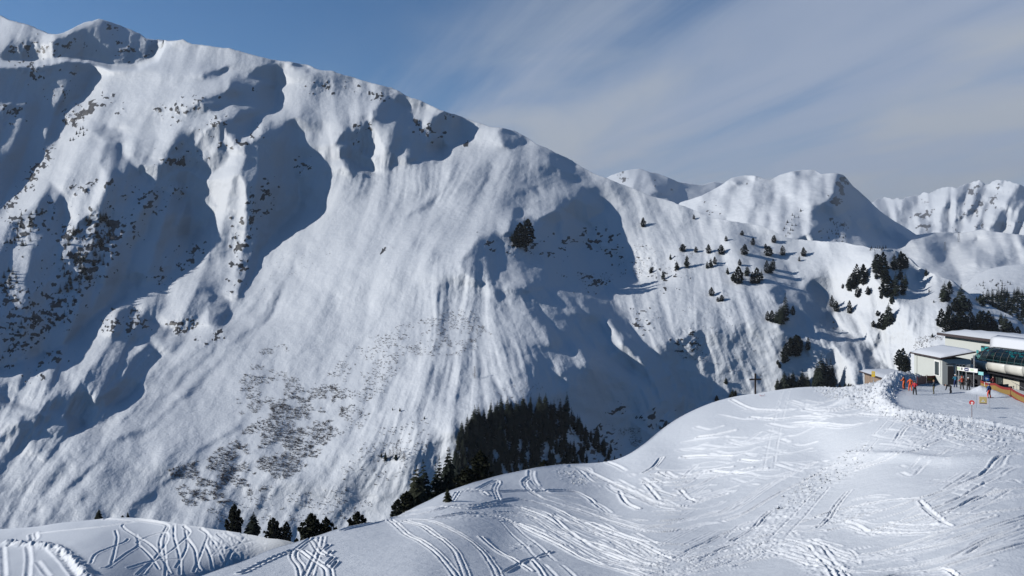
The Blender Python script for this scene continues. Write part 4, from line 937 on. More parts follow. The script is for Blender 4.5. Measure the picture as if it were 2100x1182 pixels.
def mesh_from(name, V, Fc, mats, mi=None, smooth=False):
    me = bpy.data.meshes.new(name)
    me.from_pydata([tuple(v) for v in V], [], Fc)
    for m in mats: me.materials.append(m)
    if mi is not None: me.polygons.foreach_set('material_index', mi)
    if smooth: me.polygons.foreach_set('use_smooth', [True] * len(me.polygons))
    me.update()
    return me
def stick(V, Fc, a, b, r0, r1, n=4):
    a = Vector(a); b = Vector(b); d = (b - a)
    if d.length < 1e-6: return
    q = d.to_track_quat('Z', 'Y'); i0 = len(V)
    for p, r in ((a, r0), (b, r1)):
        for k in range(n):
            t = 2 * math.pi * k / n
            V.append(p + q @ Vector((r * math.cos(t), r * math.sin(t), 0)))
    for k in range(n):
        Fc.append((i0 + k, i0 + (k + 1) % n, i0 + n + (k + 1) % n, i0 + n + k))
def trunk_geo(rng, h=1.0, r=0.018, limbs=10, rad=0.12, top=0.96, low=0.08):
    V, Fc = [], []
    pts = [Vector((0, 0, -0.05))]
    for k in range(1, 6):
        pts.append(Vector((rng.uniform(-.006, .006), rng.uniform(-.006, .006), top * k / 5)))
    for k in range(5):
        stick(V, Fc, pts[k], pts[k + 1], r * (1 - k / 5.2), r * (1 - (k + 1) / 5.2), 6)
    for k in range(limbs):
        z = low + (0.8 - low) * k / limbs; a = rng.uniform(0, 6.28); L = rad * (1 - z) * rng.uniform(.6, .95)
        stick(V, Fc, (0, 0, z), (L * math.cos(a), L * math.sin(a), z - 0.02 + rng.uniform(0, .03)), r * .28, r * .08, 3)
    return V, Fc
def spray(V, Fc, c, dirv, L, W, rng, droop=0.35):
    """one flat bough of needles: three quads folded along its length"""
    d = Vector(dirv).normalized(); s = d.cross(Vector((0, 0, 1)))
    s = s.normalized() if s.length > 1e-3 else Vector((1, 0, 0))
    s = (s + Vector((0, 0, rng.uniform(-.5, .5)))).normalized()
    i0 = len(V); n = 3
    for k in range(n + 1):
        t = k / n
        p = Vector(c) + d * (L * t) + Vector((0, 0, -droop * L * t * t))
        w = W * (0.55 + 0.7 * t) * (1 - t ** 3) + 0.12 * W
        V.append(p + s * w + Vector((0, 0, -0.25 * w))); V.append(p); V.append(p - s * w + Vector((0, 0, -0.25 * w)))
    for k in range(n):
        a = i0 + 3 * k
        Fc.append((a, a + 1, a + 4, a + 3)); Fc.append((a + 1, a + 2, a + 5, a + 4))
def spruce_crown(seed, levels=17, per=8, width=0.15, low=0.06, ragged=0.3):
    rng = random.Random(seed); V, Fc = [], []
    for k in range(levels):
        t = k / (levels - 1); z = low + (1.0 - low) * t ** 0.92 * 0.975
        R = width * (1 - t) ** 0.8 * (1 - 0.35 * (t < 0.12)) + 0.012
        n = max(4, int(per * (1 - 0.45 * t))); a0 = rng.uniform(0, 6.28)
        for j in range(n):
            if rng.random() < 0.1: continue
            a = a0 + 6.283 * j / n + rng.uniform(-.3, .3); L = R * rng.uniform(1 - ragged, 1 + ragged)
            zz = z + rng.uniform(-.012, .012)
            d = Vector((math.cos(a), math.sin(a), 0.18 + 0.5 * t))
            spray(V, Fc, (0, 0, zz), d, L, L * 0.46, rng, 0.5)
            if t < 0.8:
                for q in (-1, 1):
                    b = a + q * rng.uniform(.35, .6)
                    spray(V, Fc, Vector((0, 0, zz)) + d * (0.35 * L), (math.cos(b), math.sin(b), -0.05), L * 0.65, L * 0.26, rng, 0.6)
    spray(V, Fc, (0, 0, 0.93), (0.02, 0, 1), 0.07, 0.008, rng, 0)
    spray(V, Fc, (0, 0, 0.93), (0, 0.02, 1), 0.07, 0.008, rng, 0)
    return V, Fc
def pine_crown(seed, clumps=46, leaves=16, width=0.24, low=0.1, shape=1.0):
    rng = random.Random(seed); V, Fc = [], []
    for k in range(7):      # dark inner boughs round the stem
        for j in range(6):
            a = j * 1.047 + k; spray(V, Fc, (0, 0, low + (0.8 - low) * k / 7.0), (math.cos(a), math.sin(a), .3), width * .8 * (1 - .07 * k), width * .4, rng, .2)
    for k in range(clumps):
        t = (k + rng.random()) / clumps; z = low + (0.96 - low) * t
        prof = (math.sin(math.pi * min(1, (t * 0.86 + 0.16))) ** 0.6) * (1 - 0.35 * t * shape)
        a = k * 2.399 + rng.uniform(-.4, .4); R = width * prof * rng.uniform(0.45, 1.0) * (0.75 if rng.random() < .3 else 1)
        c = Vector((R * math.cos(a), R * math.sin(a), z)); cr = width * rng.uniform(0.22, 0.36) * (0.6 + 0.4 * prof)
        for j in range(leaves):
            d = Vector((rng.gauss(0, 1) + 0.9 * math.cos(a), rng.gauss(0, 1) + 0.9 * math.sin(a), rng.gauss(0.45, 0.8)))
            spray(V, Fc, c - d.normalized() * cr * 0.25, d, cr * rng.uniform(0.7, 1.2), cr * 0.5, rng, 0.1)
    return V, Fc
class TreeKind:
    def __init__(self, name, crowns, mat, trunk_kw):
        self.name = name; self.v = []
        for i, (V, Fc) in enumerate(crowns):
            rng = random.Random(i + 5)
            TV, TF = trunk_geo(rng, **trunk_kw)
            crown = mesh_from("crown", V, Fc, [mat]); trunk = mesh_from("trunk", TV, TF, [M_BARK])
            n = len(V)
            both = mesh_from(name, list(V) + list(TV), list(Fc) + [tuple(x + n for x in f) for f in TF], [mat, M_BARK], [0] * len(Fc) + [1] * len(TF))
            self.v.append((crown, trunk, both))
rngT = random.Random(77)
KS = TreeKind("spruce_tree", [spruce_crown(i, 19, 10, (.17, .19, .21, .16, .18)[i], ragged=(.2, .3, .35, .25, .4)[i]) for i in range(5)], M_SPRUCE, dict(r=0.017, limbs=8, rad=.12))
KW = TreeKind("spruce_tree", [spruce_crown(20 + i, 18, 10, (.2, .23, .18)[i], ragged=.35) for i in range(3)], M_SPRUCE_SNOWY, dict(r=0.018, limbs=8, rad=.12))
KP = TreeKind("stone_pine", [pine_crown(40 + i, 84, 24, (.22, .27, .21)[i], 0.06, (1, .8, 1.2)[i]) for i in range(3)], M_SPRUCE, dict(r=0.024, limbs=10, rad=.2, low=.06))
KB = TreeKind("stone_pine", [pine_crown(60 + i, 90, 26, (.40, .46, .36)[i], 0.03, (.5, .4, .7)[i]) for i in range(3)], M_PINE, dict(r=0.03, limbs=14, rad=.35, low=.05))
KL = TreeKind("layered_pine", [spruce_crown(80, 15, 10, .34, .02, .35)], M_PINE, dict(r=0.026, limbs=14, rad=.3, low=.04))
ALLTREES = []
def plant(kind, loc, h, label, group=None, wide=1.0, parts=False, rng=rngT, cat="tree"):
    crown, trunk, both = rng.choice(kind.v)
    sx = h * wide * rng.uniform(.88, 1.12)
    if parts:
        o = bpy.data.objects.new(kind.name, None); COL.objects.link(o)
        for nm, me in (("crown", crown), ("trunk", trunk)):
            c = bpy.data.objects.new(nm, me); COL.objects.link(c); c.parent = o
    else:
        o = bpy.data.objects.new(kind.name, both); COL.objects.link(o)
    o.location = loc; o.scale = (sx, sx, h); o.rotation_euler = (rng.uniform(-.03, .03), rng.uniform(-.03, .03), rng.uniform(0, 6.28))
    tag(o, label, cat, group); ALLTREES.append(o)
    return o
ORD = ["leftmost", "second from left", "third from left", "fourth from left", "fifth from left", "sixth from left", "seventh from left", "eighth from left", "ninth from left", "tenth from left", "eleventh from left", "twelfth from left"]
def cluster(items, what, where, group, kinds, mtn=MAIN, parts_min=26, wide=1.0):
    """items: (u, v_base, height_px); labelled left to right"""
    items = sorted(items)
    for i, (u, v, hp) in enumerate(items):
        Y = mtn.depth(u, v); p = P(u, v, Y)
        if len(items) == 1: lab = f"{what} {where}"
        elif i == len(items) - 1: lab = f"{what}, rightmost {where}"
        elif i < len(ORD): lab = f"{what}, {ORD[i]} {where}"
        else:
            j = len(items) - i
            lab = f"{what}, {ORD[j - 1].replace('left', 'right')} {where}" if j <= len(ORD) else f"{what} in the middle {where}"
        plant(rngT.choice(kinds), p, 1.15 * hp * Y / F, lab, group, wide * (1.2 if hp >= 22 else 1.5), parts=hp >= parts_min)

# dense grove on the knoll below the big slope
grove_poly = [(926, 990), (930, 945), (945, 905), (985, 868), (1040, 852), (1100, 846), (1168, 852), (1192, 885), (1238, 905), (1268, 945), (1262, 968), (1100, 985), (1000, 1000)]
pts = []
tries = 0
while len(pts) < 205 and tries < 15000:
    tries += 1
    u, v = rngT.uniform(925, 1270), rngT.uniform(845, 1000)
    if not inpoly(np.array([u]), np.array([v]), grove_poly)[0]: continue
    if u > 1060 and v > 895 and rngT.random() < 0.5: continue
    if all((u - a) ** 2 + ((v - b) * 1.2) ** 2 > 7.0 ** 2 for a, b in pts): pts.append((u, v))
for u, v in pts:
    Y = MAIN.depth(u, v); hp = rngT.uniform(34, 52) * (0.72 if u > 1185 else 1.0) * (0.8 if v > 930 else 1)
    plant(rngT.choice([KS, KS, KS, KW]), P(u, v, Y), hp * Y / F, "dark spruce " + ("in the topmost row of the dense grove" if v < 866 else "on the left flank of the dense grove" if u < 985 else "in the thin right end of the dense grove" if u > 1190 else "at the lower edge of the dense grove" if v > 930 else "in the dark middle of the dense grove"), "spruces of the dense grove", rngT.uniform(.9, 1.3), parts=True)

cluster([(1050, 495, 16), (1058, 505, 34), (1066, 508, 46), (1075, 506, 54), (1083, 500, 46), (1079, 517, 12)], "dark spruce", "in the clump on the shaded brow at mid slope", "spruces on the shaded brow", [KP, KS], wide=0.9)
cluster([(1319, 466, 18)], "lone round pine", "high on the sunlit spur, casting a long shadow", None, [KP])
cluster([(1423, 450, 9)], "tiny lone pine", "just under the skyline of the spur", None, [KP])
cluster([(1400, 516, 14), (1427, 518, 11), (1453, 520, 17), (1479, 522, 18), (1489, 495, 10), (1522, 483, 9), (1527, 523, 20), (1544, 503, 14), (1587, 498, 14), (1577, 525, 18), (1570, 511, 10), (1605, 524, 18)],
        "small pine", "along the band across the upper spur", "pines across the upper spur", [KP], wide=1.15)
cluster([(1409, 549, 26), (1388, 554, 18), (1375, 533, 12), (1360, 573, 18), (1335, 560, 12)], "snow-dusted spruce", "among the crags of the spur", "spruces among the crags", [KW])
cluster([(1450, 551, 15), (1458, 549, 18), (1466, 542, 14), (1517, 545, 12)], "small spruce", "in the loose row below the crags", "loose row of spruces", [KS, KP])
cluster([(1492, 563, 14), (1503, 577, 18), (1515, 582, 32), (1532, 566, 20), (1543, 582, 22), (1553, 582, 30), (1562, 575, 20), (1573, 561, 24), (1581, 561, 22), (1586, 554, 20)], "dark pine", "in the clump at the rim of the gully", "pines at the gully rim", [KP, KS])
cluster([(1648, 526, 17), (1639, 536, 9)], "small round pine", "alone on the smooth white saddle", "pines on the saddle", [KP])
cluster([(1459, 607, 16), (1472, 619, 9), (1480, 618, 12)], "small bushy pine", "on the streaked slope above the cross", "pines above the cross", [KP], wide=1.2)
cluster([(1489, 788, 13), (1470, 823, 12), (1497, 818, 10), (1502, 816, 17), (1508, 813, 13)], "small spruce", "just left of the cross near the snow crest", "spruces left of the cross", [KW])
cluster([(1574, 658, 18), (1583, 661, 22), (1592, 663, 25), (1597, 660, 28), (1602, 665, 38), (1610, 658, 50), (1626, 647, 18)], "dark pine", "in the clump on the rounded rib", "pines on the rounded rib", [KP, KS])
cluster([(1706, 630, 22), (1715, 639, 20), (1742, 643, 24)], "dark pine", "in the hollow below the white dome", "pines in the hollow", [KP])
cluster([(1728, 592, 9), (1742, 596, 28), (1750, 592, 30), (1757, 584, 38), (1771, 584, 38), (1759, 610, 20), (1780, 605, 16)], "tall dark pine", "in the left clump on the white dome", "pines of the dome, left clump", [KP, KS], wide=1.1)
cluster([(1795, 559, 38), (1800, 554, 30), (1810, 570, 48), (1815, 582, 30), (1796, 572, 14), (1819, 608, 40), (1808, 613, 18), (1829, 623, 22)], "tall dark pine", "in the middle clump on the white dome", "pines of the dome, middle clump", [KP, KS], wide=1.1)
cluster([(1834, 554, 32), (1846, 553, 34), (1853, 551, 28), (1847, 574, 24), (1836, 607, 44), (1852, 605, 36), (1859, 550, 16), (1857, 590, 28)], "tall dark pine", "in the right clump on the white dome", "pines of the dome, right clump", [KP, KS], wide=1.1)
cluster([(1823, 666, 40), (1811, 676, 30), (1800, 648, 10), (1801, 674, 12), (1791, 671, 12), (1815, 674, 22)], "snow-dusted pine", "in the clump below the white dome", "pines below the dome", [KP, KW])
cluster([(1905, 599, 6), (1915, 621, 5), (1912, 692, 8), (1899, 566, 14)], "tiny lone spruce", "on the slope left of the lift trees", "tiny spruces on the bright slope", [KS])
cluster([(1947, 590, 14), (1948, 604, 20), (1944, 618, 20), (1936, 618, 36), (1959, 640, 26), (1970, 640, 50), (1978, 638, 28), (1987, 640, 24), (1945, 645, 18)], "dark pine", "in the upper group behind the lift", "pines behind the lift, upper group", [KP, KS], wide=1.1)
cluster([(2003, 617, 9), (2010, 621, 17), (2016, 629, 28)], "dark spruce", "on the shaded ridge right of the lift trees", "spruces on the shaded ridge", [KS, KP])
cluster([(1931, 671, 34), (1923, 668, 12), (1943, 684, 40), (1947, 664, 32), (1955, 676, 30), (1966, 680, 36), (1975, 678, 34), (1983, 680, 30), (1991, 666, 24), (1998, 678, 28)], "snow-dusted pine", "in the lower group behind the lift roof", "pines behind the lift, lower group", [KP, KW], wide=1.1)
cluster([(2009, 682, 40), (2016, 684, 42), (2026, 686, 44), (2035, 686, 38), (2042, 687, 28), (2053, 667, 24), (2063, 684, 34), (2071, 688, 26), (2077, 690, 20), (2087, 694, 22)], "snow-dusted spruce", "in the row above the lift roof", "spruces above the lift roof", [KW, KP], wide=1.1)
cluster([(1843, 750, 30), (1851, 770, 50), (1857, 772, 36)], "dark pine", "left of the lift entrance", "pines left of the entrance", [KP])
cluster([(1610, 743, 34), (1607, 745, 14), (1622, 730, 34), (1632, 731, 40), (1638, 722, 30), (1657, 719, 24), (1595, 748, 9), (1599, 755, 10)], "dark pine", "in the clump above the trees at the crest", "pines above the crest", [KP])
cluster([(1594, 800, 22), (1602, 800, 20), (1609, 800, 34), (1617, 799, 30), (1626, 798, 34), (1635, 797, 16), (1645, 796, 34), (1650, 796, 24), (1656, 796, 26)], "snow-dusted spruce", "in the row on the crest right of the cross", "spruces right of the cross", [KW])
cluster([(1669, 797, 28), (1675, 797, 46), (1682, 798, 62), (1688, 798, 56), (1695, 798, 56), (1704, 799, 56), (1708, 798, 44)], "tall dark spruce", "in the dense clump at the snow crest", "spruces of the crest clump", [KW, KS], wide=0.8)
cluster([(1722, 800, 14), (1733, 800, 13), (1740, 800, 13), (1745, 800, 12)], "tiny spruce top", "in the row left of the wooden hut", "spruce tops by the hut", [KS])
cluster([(790, 945, 17), (782, 938, 10), (812, 944, 12)], "small spruce", "among bare larches at the foot of the slope", "spruces among bare larches", [KS])
cluster([(805, 842, 6), (820, 844, 7), (870, 860, 6)], "tiny spruce", "out on the open fluted slope", "tiny spruces on the fluted slope", [KS])
LOWSPRUCE = []
for i in range(4):
    rng_ = random.Random(300 + i); V_, F_ = [], []
    for k in range(10):
        t_ = k / 9.0; R_ = (.17 + .02 * i) * (1 - t_) ** .8 + .015; n_ = 6 if t_ < .7 else 4
        for j in range(n_):
            a_ = 6.283 * j / n_ + rng_.uniform(0, 1); spray(V_, F_, (0, 0, .05 + .9 * t_), (math.cos(a_), math.sin(a_), .2 + .4 * t_), R_ * rng_.uniform(.7, 1.2), R_ * .75, rng_, .5)
    stick(V_, F_, (0, 0, -.05), (0, 0, .97), .02, .004, 5)
    LOWSPRUCE.append((np.array([tuple(p) for p in V_]), F_))
SCV, SCF = [], []
def scatter(poly, n, h0, h1, mtn=MAIN, sp=5.0):
    p = np.asarray(poly); c = []; t = 0
    while len(c) < n and t < 6000:
        t += 1
        u, v = rngT.uniform(p[:, 0].min(), p[:, 0].max()), rngT.uniform(p[:, 1].min(), p[:, 1].max())
        if inpoly(np.array([u]), np.array([v]), poly)[0] and all((u - a) ** 2 + (v - b) ** 2 > sp * sp for a, b in c): c.append((u, v))
    for u, v in c:
        Y = mtn.depth(u, v); P0 = P(u, v, Y); h = rngT.uniform(h0, h1) * Y / F; V_, F_ = rngT.choice(LOWSPRUCE); w = h * rngT.uniform(.9, 1.3); i0 = sum(len(x) for x in SCV)
        SCV.append(V_ * (w, w, h) + tuple(P0)); SCF.extend(tuple(k + i0 for k in f) for f in F_)
scatter([(20, 470), (40, 440), (92, 430), (95, 455), (55, 505), (10, 505)], 18, 9, 15)
scatter([(135, 500), (160, 460), (215, 440), (235, 470), (215, 540), (190, 590), (150, 620), (120, 600), (120, 560)], 52, 12, 22)
scatter([(0, 560), (30, 555), (38, 590), (0, 610)], 10, 10, 18)
scatter([(30, 620), (110, 600), (150, 620), (120, 690), (60, 700), (0, 740)], 16, 8, 14)
scatter([(135, 290), (150, 272), (178, 262), (180, 275), (150, 292)], 10, 6, 10)
scatter([(2006, 618), (2030, 606), (2060, 600), (2110, 605), (2110, 672), (2070, 652), (2030, 634)], 120, 14, 21, MSHOULDER, 3.0)
scatter([(1995, 585), (2030, 568), (2090, 575), (2090, 592), (2020, 600)], 16, 5, 8, MSHOULDER, 5)
scatter([(1598, 484), (1622, 440), (1645, 430), (1642, 450), (1615, 490)], 16, 5, 8, MDOME, 4)
scatter([(1690, 490), (1705, 455), (1735, 455), (1738, 490)], 22, 4, 7, MDOME, 4)
scatter([(1780, 510), (1818, 508), (1818, 513), (1785, 514)], 9, 6, 9, MAIN, 3)
o = bpy.data.objects.new("small_spruces", mesh_from("small_spruces", np.vstack(SCV), SCF, [M_SPRUCE])); COL.objects.link(o)
tag(o, "small dark spruces thick on the left crags and in the far right wood", "spruces", kind='stuff')
# near trees beyond the crest of the foreground slope and behind the small hill
def near(G, u, vtop, Y, kind, label, wide=1.0, group=None):
    b = G.behind(u, Y); top = HC + (CY - vtop) / F * Y
    plant(kind, b, top - b.z, label, group, wide, parts=True)
near(FG, 852, 953, 168, KL, "big olive pine with layered boughs behind the snow crest", 0.85)
near(FG, 872, 941, 176, KS, "slender spruce just right of the layered pine", 1.0)
near(FG, 836, 1008, 160, KB, "broad low pine at the left foot of the layered pine", 0.9)
near(FG, 812, 1024, 152, KP, "small ragged pine at the left end of the crest trees", 1.1)
near(FG, 893, 948, 178, KS, "thin spruce, first of the three right of the layered pine", 0.8)
near(FG, 903, 934, 178, KS, "thin spruce, second of the three right of the layered pine", 0.8)
near(FG, 915, 916, 178, KS, "tall thin spruce, third of the three right of the layered pine", 0.75)
near(FG, 922, 915, 180, KS, "tall spruce touching the left edge of the grove", 0.8)
near(FG, 985, 922, 172, KB, "big round olive pine in front of the grove", 0.85)
near(FG, 958, 958, 170, KB, "smaller olive pine beside the big round one", 0.9)
near(FG, 1116, 941, 176, KB, "low olive pine peeping over the crest below the grove", 0.9)
near(FG, 640, 1050, 150, KB, "wide dark pine, left one of the pair over the near crest", 0.95)
near(FG, 671, 1058, 150, KB, "wide dark pine, right one of the pair over the near crest", 0.8)
near(FG, 735, 1049, 145, KB, "small bushy pine alone on the near crest", 0.9)
near(HILL, 480, 1034, 262, KB, "dense egg-shaped pine behind the tracked hill", 0.62)
near(HILL, 519, 1049, 262, KS, "little pointed spruce beside the egg-shaped pine", 1.5)
near(HILL, 561, 1062, 258, KB, "round dark pine, left one of two right of the little spruce", 0.8)
near(HILL, 587, 1068, 258, KB, "round dark pine, right one of two right of the little spruce", 0.8)
near(HILL, 202, 1043, 275, KS, "little spruce standing on top of the tracked hill", 1.7)
near(HILL, 262, 1050, 274, KS, "smaller spruce right of the one on the tracked hill", 1.6)
near(HILL, 251, 1057, 273, KB, "tiny bush beside the smaller spruce on the tracked hill", 1.2)
sp = FG.height(918, 1030); plant(KL, sp, 1.3, "spruce sprig poking out of the foreground snow", None, 0.9, parts=True)

# ------------------------------------------------------------------ bare larches and alder scrub
def bare_crown(seed, n=26, width=.2):
    rng = random.Random(seed); V, Fc = [], []
    for k in range(n):
        z = 0.15 + 0.8 * k / n; a = rng.uniform(0, 6.28); L = width * (1.05 - z) * rng.uniform(.7, 1.2)
        e = Vector((L * math.cos(a), L * math.sin(a), z + 0.06)); stick(V, Fc, (0, 0, z), e, .007, .002, 3)
        for q in range(5):
            s = Vector((0, 0, z)).lerp(e, rng.uniform(.3, 1)); stick(V, Fc, s, s + Vector((rng.uniform(-.05, .05), rng.uniform(-.05, .05), rng.uniform(-.03, .06))), .004, .002, 3)
    return V, Fc
KBARE = TreeKind("larch_tree", [bare_crown(i) for i in range(3)], M_LARCH, dict(r=0.014, limbs=0))
cluster([(974, 776, 22)], "lone rust-brown bare larch", "above the grove", None, [KBARE], wide=1.2)
cluster([(800, 945, 20), (806, 942, 24), (814, 940, 28), (820, 944, 24), (828, 946, 18)], "bare grey larch", "in the thicket at the foot of the slope", "bare larches at the slope foot", [KBARE], wide=1.1)
def scrub(name, label, areas, seed):
    rng = random.Random(seed); V, Fc = [], []
    for poly, n, h0, h1 in areas:
        p = np.asarray(poly); got = 0; t = 0
        while got < n and t < n * 6:
            t += 1
            u, v = rng.uniform(p[:, 0].min(), p[:, 0].max()), rng.uniform(p[:, 1].min(), p[:, 1].max())
            if not inpoly(np.array([u]), np.array([v]), poly)[0]: continue
            if vnoise(np.array([u / 26.]), np.array([v / 15.]), 404)[0] + 0.5 * vnoise(np.array([u / 9.]), np.array([v / 6.]), 405)[0] < -0.08: continue
            got += 1
            b = MAIN.point(u, v); h = rng.uniform(h0, h1)
            for k in range(rng.randint(3, 6)):
                a = rng.uniform(0, 6.28); L = h * rng.uniform(.5, 1.0); d = Vector((math.cos(a), math.sin(a) * .6 - .35, rng.uniform(.25, 1.0))).normalized()
                m = b + d * L * .55; e = m + (d + Vector((rng.uniform(-.5, .5), rng.uniform(-.3, .3), rng.uniform(-.1, .6)))).normalized() * L * .5
                stick(V, Fc, b - d * .2, m, .14, .10, 3); stick(V, Fc, m, e, .10, .05, 3)
    o = bpy.data.objects.new(name, mesh_from(name, V, Fc, [M_TWIG])); COL.objects.link(o)
    tag(o, label, "scrub", kind='stuff')
scrub("alder_scrub", "dark leafless alder scrub speckling the lower sunlit slope", [
    ([(345, 965), (420, 940), (480, 900), (540, 850), (600, 805), (690, 790), (720, 830), (680, 900), (640, 950), (560, 1000), (480, 1030), (380, 1040)], 2600, 1.8, 3.8),
    ([(480, 800), (515, 745), (600, 770), (640, 800), (560, 860), (490, 850)], 520, 1.8, 3.4), ([(518, 722), (590, 704), (592, 724), (530, 733)], 60, 1.5, 2.5),
    ([(640, 790), (760, 690), (820, 680), (830, 740), (740, 880), (680, 900)], 620, 1.4, 2.6), ([(810, 670), (960, 630), (1020, 680), (960, 730), (830, 730)], 480, 1.4, 2.6),
    ([(770, 880), (880, 860), (880, 920), (800, 990), (700, 1020), (700, 960)], 200, 1.2, 2.4), ([(400, 1030), (760, 1000), (780, 1060), (460, 1080)], 260, 1.2, 2.2),
    ([(1380, 690), (1450, 690), (1450, 740), (1390, 740)], 60, 1.5, 2.6), ([(1240, 870), (1300, 880), (1380, 870), (1300, 920)], 120, 1.5, 3), ([(1880, 690), (1935, 690), (1935, 715), (1870, 720)], 120, 1.5, 3.5),
    ([(1500, 600), (1590, 690), (1560, 780), (1420, 760), (1380, 640)], 110, 1.0, 2.0), ([(1300, 500), (1420, 520), (1420, 570), (1300, 570)], 120, 1.2, 2.4), ([(1120, 560), (1260, 560), (1250, 580), (1130, 578)], 60, 1.2, 2.2), ([(500, 560), (660, 500), (680, 520), (540, 600)], 50, 1.0, 1.8), ([(1100, 780), (1180, 850), (1160, 900), (1000, 800)], 100, 1., 2.)], 9)
# ------------------------------------------------------------------ materials for built things
M_WALL = simple("pale_render_wall", (0.50, 0.52, 0.49), 0.85, var=0.05, scale=0.7, bump=0.1)
M_WALL2 = simple("beige_concrete_wall", (0.50, 0.48, 0.40), 0.85, var=0.08, scale=0.8, bump=0.1)
M_SHELL = simple("cream_metal_panel", (0.62, 0.61, 0.55), 0.4, var=0.04, scale=0.6)
M_FASCIA = simple("dark_brown_fascia", (0.05, 0.036, 0.036), 0.6, var=0.2)
M_DARK = simple("dark_metal", (0.022, 0.022, 0.025), 0.5, var=0.2)
M_STEEL = simple("galvanised_steel", (0.42, 0.43, 0.44), 0.4, metal=0.6, var=0.1)
M_WHITE = simple("white_paint", (0.74, 0.74, 0.72), 0.5, var=0.04)
M_DOOR = simple("dark_green_door", (0.035, 0.045, 0.045), 0.5, var=0.1)
M_ROOFSNOW = snow_mat("roof_snow", col=(0.60, 0.62, 0.65), s1=0.8, s2=5, d1=0.05, d2=0.01)
M_WOOD = simple("weathered_boards", (0.26, 0.19, 0.14), 0.85, var=0.25, scale=2.5)
M_OLDWOOD = simple("cross_timber", (0.045, 0.03, 0.024), 0.8, var=0.25, scale=5)
M_RED = simple("red_plastic_net", (0.22, 0.025, 0.02), 0.7, var=0.15)
M_OCHRE = simple("ochre_plastic_net", (0.26, 0.165, 0.045), 0.7, var=0.15)
M_PINKNET = simple("faded_red_net", (0.50, 0.26, 0.22), 0.7, var=0.2)
M_POST = simple("red_net_post", (0.2, 0.03, 0.025), 0.6, var=0.15)
M_YEL = simple("yellow_sign", (0.62, 0.42, 0.03), 0.5, var=0.05)
M_KHAKI = simple("yellow_warning_board", (0.50, 0.40, 0.16), 0.5, var=0.08)
M_SRED = simple("red_sign", (0.5, 0.03, 0.03), 0.5, var=0.05)
M_NAVY = simple("navy_print", (0.012, 0.02, 0.10), 0.5, var=0.05)
M_BLUE = simple("blue_print", (0.015, 0.07, 0.28), 0.5, var=0.05)
M_VIOLET = simple("violet_print", (0.30, 0.26, 0.55), 0.5, var=0.1)
M_TEAL = simple("teal_print", (0.25, 0.55, 0.55), 0.5, var=0.1)
M_PINK = simple("pink_print", (0.70, 0.58, 0.60), 0.5, var=0.08)
M_LIME = simple("pale_green_print", (0.52, 0.62, 0.45), 0.5, var=0.08)
M_PANEL = simple("control_panel_grey", (0.12, 0.12, 0.125), 0.5, var=0.1)
M_LITPANE = simple("far_window_teal", (0.03, 0.26, 0.27), 0.35, var=0.2, scale=1.0)
M_BULL = simple("drive_wheel_green", (0.05, 0.07, 0.03), 0.5, var=0.2)
def glass_mat():
    m, t, b = new_mat("tinted_hood_glass")
    out = t.nodes['Material Output']
    tr = nd(t, 'ShaderNodeBsdfTransparent'); tr.inputs[0].default_value = (0.42, 0.66, 0.68, 1)
    gl = nd(t, 'ShaderNodeBsdfGlossy'); gl.inputs['Roughness'].default_value = 0.06; gl.inputs[0].default_value = (0.7, 0.8, 0.85, 1)
    g = nd(t, 'ShaderNodeNewGeometry'); nz = nd(t, 'ShaderNodeTexNoise'); nz.inputs['Scale'].default_value = 0.9
    t.links.new(g.outputs['Position'], nz.inputs['Vector'])
    bp = nd(t, 'ShaderNodeBump'); bp.inputs['Strength'].default_value = 0.15; t.links.new(nz.outputs['Fac'], bp.inputs['Height']); t.links.new(bp.outputs[0], gl.inputs['Normal'])
    fr = nd(t, 'ShaderNodeFresnel'); fr.inputs[0].default_value = 1.35
    mx = nd(t, 'ShaderNodeMixShader'); t.links.new(fr.outputs[0], mx.inputs[0]); t.links.new(tr.outputs[0], mx.inputs[1]); t.links.new(gl.outputs[0], mx.inputs[2])
    t.links.new(mx.outputs[0], out.inputs['Surface'])
    return m
M_GLASS = glass_mat()
M_WINDOW = simple("window_pane", (0.02, 0.035, 0.035), 0.08, var=0.2)

